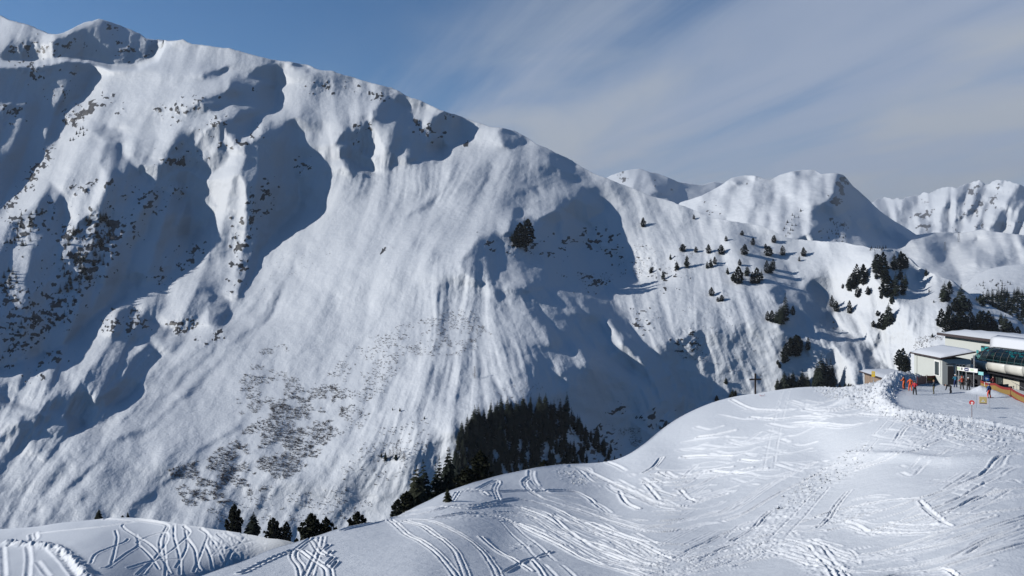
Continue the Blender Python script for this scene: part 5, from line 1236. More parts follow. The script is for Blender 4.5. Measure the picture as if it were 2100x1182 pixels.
class MB:
    def __init__(self): self.V = []; self.F = []
    def box(self, x0, x1, y0, y1, z0, z1):
        i = len(self.V)
        self.V += [Vector(p) for p in ((x0, y0, z0), (x1, y0, z0), (x1, y1, z0), (x0, y1, z0), (x0, y0, z1), (x1, y0, z1), (x1, y1, z1), (x0, y1, z1))]
        self.F += [tuple(i + k for k in f) for f in ((0, 3, 2, 1), (4, 5, 6, 7), (0, 1, 5, 4), (1, 2, 6, 5), (2, 3, 7, 6), (3, 0, 4, 7))]
        return self
    def bar(self, a, b, r0, r1=None, n=6):
        stick(self.V, self.F, a, b, r0, r1 if r1 is not None else r0, n)
        i = len(self.V) - 2 * n
        self.F.append(tuple(i + k for k in reversed(range(n)))); self.F.append(tuple(i + n + k for k in range(n)))
        return self
    def prism(self, pts, axis, a, b):
        """closed outline in the two other axes, extruded from a to b along axis"""
        i = len(self.V); n = len(pts)
        for w in (a, b):
            for p, q in pts:
                self.V.append(Vector({0: (w, p, q), 1: (p, w, q), 2: (p, q, w)}[axis]))
        self.F += [(i + k, i + (k + 1) % n, i + n + (k + 1) % n, i + n + k) for k in range(n)]
        self.F += [tuple(i + k for k in reversed(range(n))), tuple(i + n + k for k in range(n))]
        return self
    def loft(self, rows, thick=None):
        i = len(self.V); c = len(rows[0])
        for r in rows: self.V += [Vector(p) for p in r]
        for a in range(len(rows) - 1):
            for b in range(c - 1):
                k = i + a * c + b
                self.F.append((k, k + 1, k + c + 1, k + c))
        return self
    def build(self, name, mat, parent=None, smooth=False, thick=0.0, bevel=0.0):
        me = mesh_from(name, self.V, self.F, [mat], smooth=smooth)
        bm = bmesh.new(); bm.from_mesh(me)
        if thick: bmesh.ops.solidify(bm, geom=bm.faces[:], thickness=thick)
        if bevel: bmesh.ops.bevel(bm, geom=bm.edges[:], offset=bevel, segments=2, affect='EDGES')
        bmesh.ops.recalc_face_normals(bm, faces=bm.faces[:]); bm.to_mesh(me); bm.free()
        o = bpy.data.objects.new(name, me); COL.objects.link(o); o.parent = parent
        return o
def empty(name, loc, rz=0.0, label=None, cat=None, group=None):
    o = bpy.data.objects.new(name, None); COL.objects.link(o)
    o.location = loc; o.rotation_euler = (0, 0, rz); o.empty_display_size = 0.3
    return tag(o, label, cat, group)

# ------------------------------------------------------------------ lift station (long side faces the sun, running away from the camera)
ST_O = Vector((64.3, 98.0, 0.0)); ST_RZ = -math.atan(0.094)
ca, sa = math.cos(ST_RZ), math.sin(ST_RZ)
def st(u, v, x):
    """(y, z) in the station's own frame where the ray of a photo pixel meets its plane x = const"""
    d = Vector(((u - CX) / F, 1.0, (CY - v) / F)); c = Vector((0, 0, HC)) - ST_O
    ex = Vector((ca, sa, 0)); ey = Vector((-sa, ca, 0))
    k = (x - c.dot(ex)) / d.dot(ex)
    p = c + d * k
    return p.dot(ey), p.z
station = empty("lift_station", ST_O, ST_RZ, "large lift station with snowy roof and dark curved glass hood", "building")
y_far = st(1938, 694, 1.5)[0]; y_near = -16.0
z_eave = 5.55
b = MB().box(1.5, 13.0, y_near, y_far, -0.5, z_eave); b.build("hall_wall", M_WALL, station)
rf = MB().prism([(0.5, z_eave + 0.02), (13.6, z_eave - 0.62), (13.6, z_eave - 0.30), (3.5, z_eave + 0.52), (0.5, z_eave + 0.38)], 1, y_near - 0.5, y_far + 0.6).build("roof", M_FASCIA, station)
rows = []
for i in range(15):
    t = i / 14.0; y = (y_near - 0.45) * (1 - t) + (y_far + 0.55) * t
    ed = min(1, (1 - t) * 9) ; ed = ed ** 0.5
    base = lambda x: (z_eave + 0.39 + (x - 0.5) * 0.045) if x <= 3.5 else (z_eave + 0.53 - (x - 3.5) * 0.081)
    row = []
    for j in range(15):
        s_ = j / 14.0; x = 0.55 + 13.0 * s_
        e = min(1, s_ * 7, (1 - s_) * 8) ** 0.5
        row.append((x, y, base(x) + 0.06 + 0.55 * e * ed + 0.06 * math.sin(3 * x + y) * e))
    rows.append(row)
rows = [[(p[0], p[1], base(p[0]) + 0.012) for p in rows[0]]] + rows + [[(p[0], p[1], base(p[0]) + 0.012) for p in rows[-1]]]
MB().loft(rows).build("roof_snow", M_ROOFSNOW, rf, smooth=True)
MB().loft([[(0.57, r[0][1], base(0.55) + 0.012) for r in rows[1:-1]], [(0.55, r[0][1], r[0][2]) for r in rows[1:-1]]]).build("roof_snow_edge", M_ROOFSNOW, rf, smooth=True)
# the hood: cream shell below, tinted panes above, rounded far nose
XS, XG = -1.3, 0.35
us = [1983, 1985, 1988, 1993, 1998, 2004, 2012, 2024, 2036, 2048, 2060, 2072, 2084, 2096, 2110, 2130, 2160, 2200]
def ip(u, pts): return float(np.interp(u, [p[0] for p in pts], [p[1] for p in pts]))
top_s = [(1983, 734), (1988, 730), (1993, 732), (1998, 738), (2004, 741), (2100, 753.5), (2200, 767)]
bot_s = [(1983, 736), (1988, 747), (1998, 755), (2006, 757), (2100, 773), (2200, 790)]
top_g = [(1983, 731), (1988, 723), (1996, 715.5), (2006, 709), (2014, 708), (2100, 718.5), (2200, 731)]
def shell_row(u):
    inset = 1.1 * max(0, 1 - (u - 1983) / 16.0) ** 2
    ys, zt_ = st(u, ip(u, top_s), XS); _, zb = st(u, ip(u, bot_s), XS)
    x = XS + inset
    return ys, [(x + 0.30, ys, zt_ + 0.02), (x + 0.06, ys, zt_ - 0.02), (x, ys, zt_ - 0.2 * (zt_ - zb)), (x + 0.04, ys, zt_ - 0.6 * (zt_ - zb)), (x + 0.22, ys, zb + 0.05), (x + 0.8, ys, zb)]
def glass_row(u):
    inset = 1.1 * max(0, 1 - (u - 1983) / 16.0) ** 2
    ys, zt_ = st(u, ip(u, top_s), XS); yg, zg = st(u, ip(u, top_g), XG)
    x = XS + inset
    r = []
    for k in range(5):
        t = k / 4.0; q = math.sin(t * math.pi / 2)
        r.append((x + 0.28 + (XG - XS - 0.28) * (1 - math.cos(t * math.pi / 2)) - inset * t, ys, zt_ + (zg - zt_) * q))
    return r
seams = [1983, 1998, 2024, 2060, 2096, 2130, 2200]
for a, b in zip(seams[:-1], seams[1:]):
    uu = [a + 0.12] + [u for u in us if a < u < b] + [b - 0.12]
    MB().loft([shell_row(u)[1] for u in uu]).build("shell_panel", M_SHELL, station, smooth=True, thick=-0.05)
panes = [1983, 1990, 1998, 2006, 2018, 2032, 2046, 2060, 2075, 2090, 2110, 2130, 2160, 2200]
for a, b in zip(panes[:-1], panes[1:]):
    uu = [a] + [u for u in us if a < u < b] + [b]
    MB().loft([glass_row(u) for u in uu]).build("hood_pane", M_GLASS, station, smooth=True)
for u in panes[1:-1]:
    r = glass_row(u); m = MB()
    for p, q in zip(r[:-1], r[1:]): m.bar(Vector(p) - Vector((.03, 0, 0)), Vector(q) - Vector((.03, 0, 0)), 0.028, n=4)
    m.build("mullion", M_DARK, station)
m = MB()
for a, b in zip(us[:-1], us[1:]):
    m.bar(glass_row(a)[4], glass_row(b)[4], 0.07, n=4)
m.build("hood_top_rail", M_DARK, station)
m = MB()
for a, b in zip(us[2:-1], us[3:]):
    m.bar(glass_row(a)[2], glass_row(b)[2], 0.035, n=4)
m.build("hood_mid_rail", M_DARK, station)
# behind the glass: dark machinery hall with far windows and the drive wheel
yh0, yh1 = y_near, st(2012, 720, 1.2)[0]
MB().box(1.18, 1.46, yh0, yh1, 1.6, z_eave - 0.75).build("machine_room_wall", M_DARK, station)
for (u0_, u1_, v0_, v1_) in ((2013, 2018, 713, 722), (2020, 2028, 711, 721), (2062, 2068, 716, 722), (2070, 2078, 720, 730), (2080, 2086, 720, 726), (2088, 2094, 721, 728), (2091, 2099, 729, 733), (2003, 2007, 718, 726), (2074, 2081, 730, 734), (2096, 2102, 720, 727)):
    (ya, za), (yb, zb) = st(u0_, v0_, 1.15), st(u1_, v1_, 1.15)
    MB().box(1.10, 1.16, yb, ya, zb, za).build("rear_window", M_LITPANE, station)
ya, za = st(2037, 724, 1.0); MB().bar((0.9, ya, za), (1.1, ya, za), 0.5, n=20).build("drive_wheel", M_BULL, station)
m = MB()
for k, u in enumerate((2000, 2012, 2026, 2040, 2055, 2070, 2085, 2100, 2115)):
    ya, za = st(u, ip(u, top_s) - 3, 0.2); m.box(-0.2, 0.4, ya - 0.35, ya + 0.35, za - 0.8, za + 0.05)
m.build("tyre_conveyor", M_PANEL, station)
m = MB()
for u in range(1996, 2130, 6):
    ya, za = st(u, ip(u, top_s) - 6, 0.0); m.bar((0, ya, za), (0, ya - 0.7, za + 0.02), 0.05, n=4); m.bar((0, ya, za), (0.2, ya - .2, za - .5), 0.03, n=4)
m.build("guide_rail", M_STEEL, station)
# low snowy roof strip over the hood
MB().loft([[(XG - 0.12, glass_row(u)[4][1], glass_row(u)[4][2] + 0.06), (XG - 0.02, glass_row(u)[4][1], glass_row(u)[4][2] + 0.2), (0.42, glass_row(u)[4][1], z_eave + 0.5), (0.6, glass_row(u)[4][1], z_eave + 0.72), (1.4, glass_row(u)[4][1], z_eave + 1.0)] for u in us[5:]]).build("hood_roof_snow", M_ROOFSNOW, station, smooth=True, thick=-0.14)
# ground floor under the hood
zb_ = 1.75
yw1 = st(2030, 785, 0.3)[0]
MB().box(0.3, 1.48, y_near, yw1, -0.4, zb_).build("ground_floor_wall", M_WALL2, station)
(ya, za), (yb, zb) = st(2040, 772, 0.28), st(2057, 797, 0.28)
dr = MB().box(0.20, 0.29, yb, ya, -0.3, 1.5).build("service_door", M_DOOR, station)
MB().box(0.16, 0.20, yb + 0.12, yb + 0.2, 0.55, 0.7).build("door_handle", M_STEEL, dr)
(ya, za), (yb, zb) = st(2031, 764, -0.5), st(2056, 771, -0.5)
MB().prism([(-0.55, 1.45), (-0.5, 1.5), (0.28, 1.85), (0.28, 1.7)], 1, yb, ya).build("door_canopy", M_WHITE, station)
(ya, _), (yb, _) = st(2092, 790, 0.28), st(2100, 800, 0.28)
MB().box(0.2, 0.295, yb - 1.2, ya, -0.3, 1.55).build("side_door", M_DARK, station)
MB().box(-0.95, 0.28, y_near, st(2000, 757, -0.9)[0], 1.58, 1.72).build("soffit", M_DARK, station)
ya, _ = st(2077, 775, 0.25); MB().box(0.22, 0.29, ya - 0.12, ya + 0.12, 1.15, 1.4).build("wall_lamp", M_DARK, station)
m = MB(); y0r, _ = st(2085, 795, -0.2); m.bar((-.2, y0r, 0), (-.2, y0r, 0.8), .03); m.bar((-.2, y0r + 1.2, .95), (-.2, y0r - 1.6, .45), .025); m.build("handrail", M_STEEL, station)

# entrance block beside the hood
EB = Vector((57.9, 105.0, 0.0))
ent = empty("entrance_block", EB, ST_RZ, "small pale entrance block with snow roof left of the lift hood", "building")
MB().box(0, 3.6, 0, 9.0, -0.5, 3.42).build("wall", M_WALL, ent)
rf = MB().prism([(-0.45, 3.43), (4.1, 4.35), (4.1, 4.52), (-0.45, 3.62)], 1, -0.5, 9.5).build("roof", M_FASCIA, ent)
rows = []
for i in range(11):
    y = -0.48 + 9.94 * i / 10.0; row = []
    for j in range(10):
        s_ = j / 9.0; x = -0.42 + 4.46 * s_; zz = 3.63 + (x + 0.45) * 0.198
        e = min(1, s_ * 6, (1 - s_) * 9, ) ** .5 * min(1, i * .9, (10 - i) * .9) ** .5
        row.append((x, y, zz + 0.03 + 0.34 * e))
    rows.append(row)
zb0 = lambda x: 3.635 + (x + 0.45) * 0.198
rows = [[(p[0], p[1], zb0(p[0])) for p in rows[0]]] + rows + [[(p[0], p[1], zb0(p[0])) for p in rows[-1]]]
MB().loft(rows).build("roof_snow", M_ROOFSNOW, rf, smooth=True)
MB().loft([[(-0.42, r[0][1], zb0(-.42)) for r in rows[1:-1]], [(-0.42, r[0][1], r[0][2]) for r in rows[1:-1]]]).build("roof_snow_edge", M_ROOFSNOW, rf)
w = MB().box(-0.06, -0.003, 0.55, 2.35, 1.0, 3.15).build("window", M_WHITE, ent); MB().box(-0.085, -0.062, 0.85, 2.1, 1.15, 2.95).build("pane", M_WINDOW, w); MB().box(-0.10, -0.086, 1.42, 1.5, 1.16, 2.94).build("glazing_bar", M_DARK, w)
MB().box(-0.03, -0.003, 7.95, 8.02, -0.3, 3.3).build("wall_joint", M_PANEL, ent)
d = MB().box(0.7, 1.5, -0.05, -0.003, -0.3, 2.5).build("door", M_DARK, ent); MB().box(1.36, 1.42, -0.09, -0.052, 1.0, 1.14).build("handle", M_STEEL, d)
for x in (1.75, 2.15, 2.55):
    w = MB().box(x, x + 0.36, -0.05, -0.003, 1.3, 2.75).build("window", M_STEEL, ent); MB().box(x + .05, x + .31, -0.07, -0.052, 1.36, 2.69).build("pane", M_WINDOW, w)
MB().box(0.5, 1.7, -0.06, -0.003, 2.72, 2.84).build("lintel", M_DARK, ent)
m = MB(); m.bar((3.9, -.4, 0), (3.9, -.4, 3.9), .07); m.build("canopy_post", M_STEEL, ent)
MB().box(2.95, 3.55, -0.07, -0.003, 1.2, 2.6).build("notice_panel", M_STEEL, ent)

# ------------------------------------------------------------------ entry gates with the banner
GA, GB = Vector((59.3, 107.0, 0)), Vector((60.8, 101.0, 0))
gd = (GB - GA); GL = gd.length; grz = math.atan2(gd.y, gd.x)
gate = empty("ticket_gate", GA, grz, "row of ticket gates under a long white sponsor banner", "gate")
for k in range(6):
    x = GL * k / 5.0
    MB().bar((x, 0, -0.3), (x, 0, 1.95), 0.045, n=8).build("post", M_STEEL, gate)
for k in range(5):
    x = GL * (k + .5) / 5.0
    MB().box(x - .22, x + .22, 0.25, 0.75, -0.2, 1.0).build("turnstile", M_DARK, gate)
MB().box(-0.1, GL + 0.1, 0.9, 0.96, -0.2, 1.7).build("rear_screen", M_DARK, gate)
MB().box(0.0, GL, -0.03, 0.03, 0.42, 0.50).build("cross_rail", M_DARK, gate)
ban = MB().box(0.35, GL - 0.55, -0.09, -0.05, 1.95, 2.48).build("banner", M_WHITE, gate)
for x0, x1, z0, z1, mt in ((0.55, 1.0, 2.08, 2.38, M_PINK), (1.25, 1.7, 2.05, 2.42, M_VIOLET), (1.72, 2.25, 2.05, 2.42, M_TEAL), (2.3, 2.8, 2.05, 2.4, M_LIME), (2.95, 3.2, 2.08, 2.4, M_PANEL), (3.5, 4.2, 2.02, 2.43, M_NAVY), (4.5, 5.0, 2.1, 2.36, M_LIME)):
    MB().box(x0, x1, -0.096, -0.092, z0, z1).build("banner_logo", mt, ban)
MB().box(3.62, 4.08, -0.102, -0.098, 2.17, 2.26).build("logo_bar", M_WHITE, ban)
MB().box(0.65, 0.9, -0.102, -0.098, 2.18, 2.28).build("logo_bar", M_LIME, ban)
MB().box(1.32, 1.55, -0.102, -0.098, 2.12, 2.34).build("logo_bar", M_BLUE, ban)
MB().box(-0.45, 0.25, -0.08, -0.04, 1.88, 2.22).build("end_sign", M_TEAL, gate); MB().box(0.0, 0.3, -0.08, -0.04, 2.26, 2.6).build("end_sign", M_WHITE, gate)
MB().box(GL - 0.45, GL + 0.35, -0.08, -0.04, 1.72, 2.15).build("end_sign", M_TEAL, gate)
def board(name, u, v, w, z0, z1, label, parts):
    Y = HC * F / (v - CY); o = empty(name, (((u - CX) / F) * Y, Y, 0), -0.5, label, "sign")
    MB().bar((0, 0.04, -0.3), (0, 0.04, z0 + 0.05), 0.035).build("post", M_STEEL, o)
    MB().box(-w / 2, w / 2, 0.0, 0.04, z0, z1).build("panel", parts[0][4], o)
    for x0, x1, a, c, mt in parts[1:]:
        MB().box(x0, x1, -0.006, -0.002, a, c).build("print", mt, o)
board("info_sign", 1937, 785, 0.55, 1.25, 2.05, "blue information board with a white emblem left of the gates", [(0, 0, 0, 0, M_BLUE), (-.02, .18, 1.5, 1.85, M_WHITE), (-.2, -.06, 1.42, 1.62, M_TEAL), (.02, .1, 1.38, 1.5, M_TEAL)])
board("notice_board", 1937, 787, 0.68, 0.72, 1.18, "blank white board below the blue sign at the gates", [(0, 0, 0, 0, M_WHITE), (-.2, .1, .85, .95, M_PINK)])
board("piste_map_board", 2023, 797, 0.62, 0.98, 1.75, "dark blue poster board at the right end of the gates", [(0, 0, 0, 0, M_BLUE), (-.2, .2, 1.52, 1.56, M_WHITE), (-.22, .22, 1.4, 1.46, M_TEAL), (-.2, .2, 1.28, 1.33, M_WHITE), (-.15, .15, 1.14, 1.2, M_TEAL)])
board("white_board", 2024.5, 799, 0.66, 0.42, 0.92, "white board under the blue poster by the net fence", [(0, 0, 0, 0, M_WHITE), (-.18, .12, .6, .7, M_LIME)])

# ------------------------------------------------------------------ wooden hut
hut = empty("wooden_hut", (56.0, 116.0, -3.4), ST_RZ, "low wooden hut with snow roof behind the snow bank", "hut")
for k in range(26):
    y = 10.0 * k / 26
    MB().box(-0.02 - 0.015 * (k % 3), 0.06, y + 0.012, y + 10.0 / 26 - 0.012, 0, 2.75).build("plank", M_WOOD, hut)
MB().box(0.07, 4.5, 0.02, 9.98, 0, 2.72).build("inner_wall", M_WOOD, hut)
MB().box(-0.10, 0.07, 9.9, 10.05, 0, 2.8).build("corner_post", M_WHITE, hut)
rf = MB().prism([(-0.7, 2.78), (5.0, 3.0), (5.0, 3.14), (-0.7, 2.96)], 1, -0.5, 10.6).build("roof", M_FASCIA, hut)
MB().loft([[(-0.68 + 5.6 * j / 8, y, 2.97 + 0.032 * (5.6 * j / 8) + (0.28 * min(1, j * .8, (8 - j) * .8) ** .5 if 0 < i < 8 else 0)) for j in range(9)] for i, y in enumerate([-.48, -.3, 0.5, 2, 4, 6.5, 9, 10.3, 10.55])]).build("roof_snow", M_ROOFSNOW, rf, smooth=True)

# ------------------------------------------------------------------ cross, signs, tape
cz = FG.height(1549, float(np.interp(1549, FG.uc, FG.vs)) + 1.0)
cross = empty("summit_cross", cz, 0.0, "plain dark wooden cross on the snow crest", "cross")
hh = 42.0 / F * cz.y
MB().box(-0.11, 0.11, -0.11, 0.11, -0.4, hh).build("upright", M_OLDWOOD, cross, bevel=0.012)
cb = MB().box(-0.92, 0.92, -0.19, -0.113, hh * .68, hh * .68 + 0.23).build("crossbeam", M_OLDWOOD, cross, bevel=0.012)
cb.rotation_euler = (0, -0.02, 0)
def ground(u, v): return FG.height(u, v)
g = ground(1993, 858)
s = empty("piste_marker", g, -0.6, "round red piste marker on a thin pole at the plateau edge", "sign")
MB().bar((0, 0.03, -0.3), (0, 0.03, 1.35), 0.028).build("pole", simple("pole_brown", (.16, .09, .08), .6), s)
disc = MB().bar((0, 0, 1.55), (0, 0.03, 1.55), 0.24, n=20).build("disc", M_SRED, s)
MB().bar((0.02, -0.012, 1.53), (0.02, -0.004, 1.53), 0.11, n=14).build("emblem", M_PINK, disc)
MB().prism([(-.12, 1.33), (.12, 1.33), (.0, 1.44)], 1, -0.012, -0.004).build("arrow", M_WHITE, disc)
g = ground(2016, 838)
s = empty("warning_banner", g, -0.45, "square yellow warning sheet strung between two thin poles", "sign")
for x in (-0.62, 0.62): MB().bar((x, 0, -0.3), (x, 0, 1.45), 0.018).build("pole", M_STEEL, s)
MB().box(-0.42, 0.42, -0.006, 0.012, 0.42, 1.32).build("sheet_border", M_PINK, s)
sh = MB().box(-0.34, 0.34, -0.02, -0.008, 0.5, 1.24).build("sheet", M_KHAKI, s)
MB().prism([(-.17, .70), (.17, .70), (.0, 1.0)], 1, -0.028, -0.022).build("triangle_symbol", M_WHITE, sh)
MB().prism([(-.05, .74), (.05, .74), (.0, .92)], 1, -0.034, -0.03).build("symbol_mark", M_PANEL, sh)
MB().box(-0.34, 0.34, -0.028, -0.022, 0.5, 0.58).build("caption_strip", M_PANEL, sh)
for x in (-1, 1): MB().bar((x * .42, 0, 1.28), (x * .62, 0, 1.36), .006, n=4).build("cord", M_WHITE, s); MB().bar((x * .42, 0, .46), (x * .62, 0, .4), .006, n=4).build("cord", M_WHITE, s)
g = ground(1791, 792); g.z += 0.2
s = empty("yellow_sign", g, -0.6, "yellow sign on a pale post standing in the snow bank", "sign")
MB().bar((0, 0.03, -0.6), (0, 0.03, 0.95), 0.045).build("post", M_STEEL, s); pn = MB().box(-0.22, 0.22, -0.01, 0.02, 0.9, 1.65).build("panel", M_YEL, s)
MB().box(-.13, .13, -0.018, -0.012, 1.25, 1.5).build("print", M_KHAKI, pn)
tp = [ground(1557 + 1.6 * k, 811 + (0.0, 1.5, 2.6, 3.0, 2.4, 3.2, 2.2, .4)[k]) + Vector((0, 0, .08 + .1 * (k % 2))) for k in range(8)]
o = MB()
for a, b in zip(tp[:-1], tp[1:]): o.bar(a, b, 0.02, n=4)
tag(o.build("marker_tape", M_SRED), "short red marker tape lying on the snow near the cross", "tape")

# ------------------------------------------------------------------ net fences
def fence(name, label, pts, hgt, post_at, cols_, sag=0.12, n=8):
    """pts: pixel ground points; three woven bands between posts"""
    W = [ground(u, v) for u, v in pts]
    root = empty(name, W[0], 0.0, label, "fence"); o0 = W[0].copy()
    for i in post_at:
        MB().bar(W[i] - o0 + Vector((0, 0, -0.3)), W[i] - o0 + Vector((0, 0, hgt + 0.12)), 0.035).build("post", M_POST, root)
    for bi, (f0, f1, mt) in enumerate(cols_):
        rows = [[], []]
        for i in range(len(W) - 1):
            for k in range(n + (i == len(W) - 2)):
                t = k / n; p = W[i].lerp(W[i + 1], t) - o0; s_ = sag * math.sin(math.pi * t)
                off = Vector((0.03 * math.sin(9 * t + i), 0.03 * math.cos(7 * t + i), 0))
                rows[0].append(p + off + Vector((0, 0, hgt * f0 - s_))); rows[1].append(p + off + Vector((0, 0, hgt * f1 - s_)))
        MB().loft(rows).build("net_band", mt, root, thick=0.012)
    return root
fence("net_fence", "sagging red and ochre net fence at the right below the lift", [(2011, 797), (2040, 803), (2072, 815), (2125, 838)], 1.05, (0, 2, 3), [(0.02, 0.2, M_RED), (0.2, 0.72, M_OCHRE), (0.72, 1.0, M_RED)], 0.16)
fence("net_fence", "red and ochre net fence left of the gates with faded end", [(1901, 787), (1921, 785), (1944, 785)], 1.05, (0, 1), [(0.02, 0.36, M_PINKNET), (0.36, 0.74, M_OCHRE), (0.74, 1.0, M_RED)], 0.06)
fence("net_fence", "faded pink net fence in front of the snow bank beside the skiers", [(1881, 793), (1890, 790), (1900, 787)], 1.1, (0,), [(0.02, 0.5, M_PINKNET), (0.5, 1.0, M_PINKNET)], 0.1)

# ------------------------------------------------------------------ far pylons
def pylon(u, vb, vt, label):
    Y = MDOME.depth(u, vb); p = P(u, vb, Y); h = (vb - vt) / F * Y
    o = empty("power_pylon", p, 0.3, label, "pylon", "pylons on the pass")
    m = MB(); w = h * .09
    for sx in (-1, 1):
        for sy in (-1, 1): m.bar((sx * w, sy * w, -2), (sx * w * .25, sy * w * .25, h), .28, .2, 4)
    for k in range(6):
        z0, z1 = h * k / 6, h * (k + 1) / 6; a, b = w * (1 - .125 * k), w * (1 - .125 * (k + 1))
        m.bar((-a, -a, z0), (b, -b, z1), .14, n=3); m.bar((a, -a, z0), (-b, -b, z1), .14, n=3); m.bar((-a, a, z0), (b, b, z1), .14, n=3)
    m.build("lattice_tower", M_DARK, o)
    for z in (.72, .88): MB().bar((-h * .16, 0, h * z), (h * .16, 0, h * z), .22, n=4).build("crossarm", M_DARK, o)
pylon(1938, 514, 496, "thin lattice pylon in the shaded hollow of the far pass"); pylon(1966, 497, 476, "thin lattice pylon on the bright rise of the far pass")
# ------------------------------------------------------------------ people
def cloth(name, c): return simple("cloth_" + name, c, 0.8, var=0.12, scale=9)
C_ORANGE = cloth("orange", (0.62, 0.12, 0.03)); C_ORANGE2 = cloth("bright_orange", (0.68, 0.10, 0.02)); C_RED = cloth("red", (0.52, 0.03, 0.04)); C_BRICK = cloth("brick_red", (0.40, 0.06, 0.03)); C_BLACK = cloth("black", (0.015, 0.015, 0.018))
C_TEALC = cloth("teal", (0.02, 0.14, 0.22)); C_NAVY = cloth("navy", (0.012, 0.025, 0.10)); C_KHAKI = cloth("khaki", (0.10, 0.09, 0.05)); C_GREYW = cloth("white", (0.55, 0.56, 0.58)); C_BLUE = cloth("blue", (0.02, 0.06, 0.20)); C_SCARLET = cloth("scarlet", (0.62, 0.06, 0.03)); C_MAROON = cloth("maroon", (0.12, 0.015, 0.02)); C_TAN = cloth("tan", (0.35, 0.2, 0.11)); C_DKBLUE = cloth("dark_slate", (0.02, 0.035, 0.05))
M_SKIN = simple("skin", (0.42, 0.24, 0.17), 0.6, var=0.05); M_BOOT = simple("ski_boot", (0.02, 0.02, 0.022), 0.4, var=0.1)
def person(u, v, hgt, yaw, label, jacket, pants, hat, glove=None, lean=0.0, bend=0.0, stride=0.02, arms=('down', 'down'), sleeves=None, face_yaw=0.0):
    """feet at photo pixel (u, v); yaw 0 looks away from the camera, pi faces it; bend folds the trunk at the hips"""
    H = hgt; V = []; E = []; R = []; T = []
    def add(p, r, tag_, parent=None):
        V.append(Vector(p) * H); R.append(r * H); T.append(tag_)
        if parent is not None: E.append((parent, len(V) - 1))
        return len(V) - 1
    cb, sb = math.cos(bend), math.sin(bend)
    def trunk(x, y, z):     # rotate the upper body about the hips
        z0 = 0.52; dy, dz = y + lean * (z - z0), z - z0
        return (x, dy * cb + dz * sb, z0 + dz * cb - dy * sb)
    pel = add((0, 0, .52), .085, 'pants')
    ab = add(trunk(0, 0, .60), .080, 'jacket', pel); ch = add(trunk(0, 0.005, .70), .092, 'jacket', ab); up = add(trunk(0, 0, .785), .075, 'jacket', ch)
    nk = add(trunk(0, .005, .835), .036, 'skin', up); hd = add(trunk(0, .012, .885), .052, 'skin', nk); tp = add(trunk(0, .008, .945), .052, 'skin', hd)
    nose = add(trunk(0.0, .068, .895), .010, 'skin', hd)
    for s, pose in zip((-1, 1), arms):
        sh = add(trunk(s * .105, 0, .775), .046, 'jacket', up)
        if pose == 'down': el, wr = trunk(s * .15, -.02, .63), trunk(s * .155, .05, .50)
        elif pose == 'fwd': el, wr = trunk(s * .14, .07, .65), trunk(s * .09, .20, .64)
        elif pose == 'hip': el, wr = trunk(s * .20, -.04, .64), trunk(s * .12, .05, .56)
        elif pose == 'hang':
            a = trunk(s * .11, 0, .775); el, wr = (a[0] + s * .01, a[1] + .02, a[2] - .15), (a[0], a[1] + .06, a[2] - .28)
        else: el, wr = trunk(s * .17, .03, .66), trunk(s * .17, .16, .60)
        e = add(el, .036, 'jacket', sh); w = add(wr, .027, 'jacket', e)
        d = (Vector(wr) - Vector(el)).normalized(); side = Vector((s, 0, 0)); side = (side - d * side.dot(d)).normalized(); nrm = d.cross(side)
        palm = add(Vector(wr) + d * .035, .023, 'glove', w)
        for k, (off, L) in enumerate(((-.016, .034), (-.005, .040), (.006, .038), (.016, .030))):
            q = Vector(wr) + d * .05 + nrm * off; f1 = add(q + d * L * .5, .0068, 'glove', palm); add(q + d * L - side * .012, .0058, 'glove', f1)
        t1 = add(Vector(wr) + d * .03 - nrm * .026, .008, 'glove', palm); add(Vector(wr) + d * .055 - nrm * .034, .0065, 'glove', t1)
    for s in (-1, 1):
        hp = add((s * .052, 0, .49), .066, 'pants', pel)
        kn = add((s * (.06 + stride * .5), .03 - s * stride * .35, .28), .050, 'pants', hp); an = add((s * (.065 + stride), -.01 - s * stride * .6, .075), .042, 'pants', kn)
        he = add((s * (.065 + stride), -.02 - s * stride * .6, .03), .034, 'boot', an); add((s * (.075 + stride), .075 - s * stride * .6, .024), .026, 'boot', he)
    me = bpy.data.meshes.new("skeleton"); me.from_pydata([tuple(p) for p in V], E, []); ob = bpy.data.objects.new("skeleton", me); COL.objects.link(ob)
    sk = ob.modifiers.new("skin", 'SKIN'); sk.use_smooth_shade = True
    for i, r in enumerate(R): me.skin_vertices[0].data[i].radius = (r, r)
    me.skin_vertices[0].data[pel].use_root = True
    ob.modifiers.new("sub", 'SUBSURF').levels = 1
    dg = bpy.context.evaluated_depsgraph_get(); body = bpy.data.meshes.new_from_object(ob.evaluated_get(dg)); bpy.data.objects.remove(ob); bpy.data.meshes.remove(me)
    mats = {'jacket': jacket, 'pants': pants, 'skin': M_SKIN, 'glove': glove or C_BLACK, 'boot': M_BOOT}
    body.materials.clear(); names = list(mats)
    for k in names: body.materials.append(mats[k])
    VV = np.array([tuple(p) for p in V]); RR_ = np.array(R)
    for p in body.polygons:
        c = np.array(p.center); i = int(np.argmin(np.linalg.norm(VV - c, axis=1) - RR_)); p.material_index = names.index(T[i]); p.use_smooth = True
    body.name = "body"
    g = FG.height(u, v)
    root = empty("person", g, yaw, label, "person")
    lo = min(v_.co.z for v_ in body.vertices)
    b = bpy.data.objects.new("body", body); COL.objects.link(b); b.parent = root; b.location = (0, 0, -lo - 0.01)
    # helmet or hat, goggles, jacket hem
    hc = (V[hd] + V[tp]) * .5; up_ = (V[tp] - V[hd]).normalized()
    m = MB(); rows = []
    q = up_.to_track_quat('Z', 'Y')
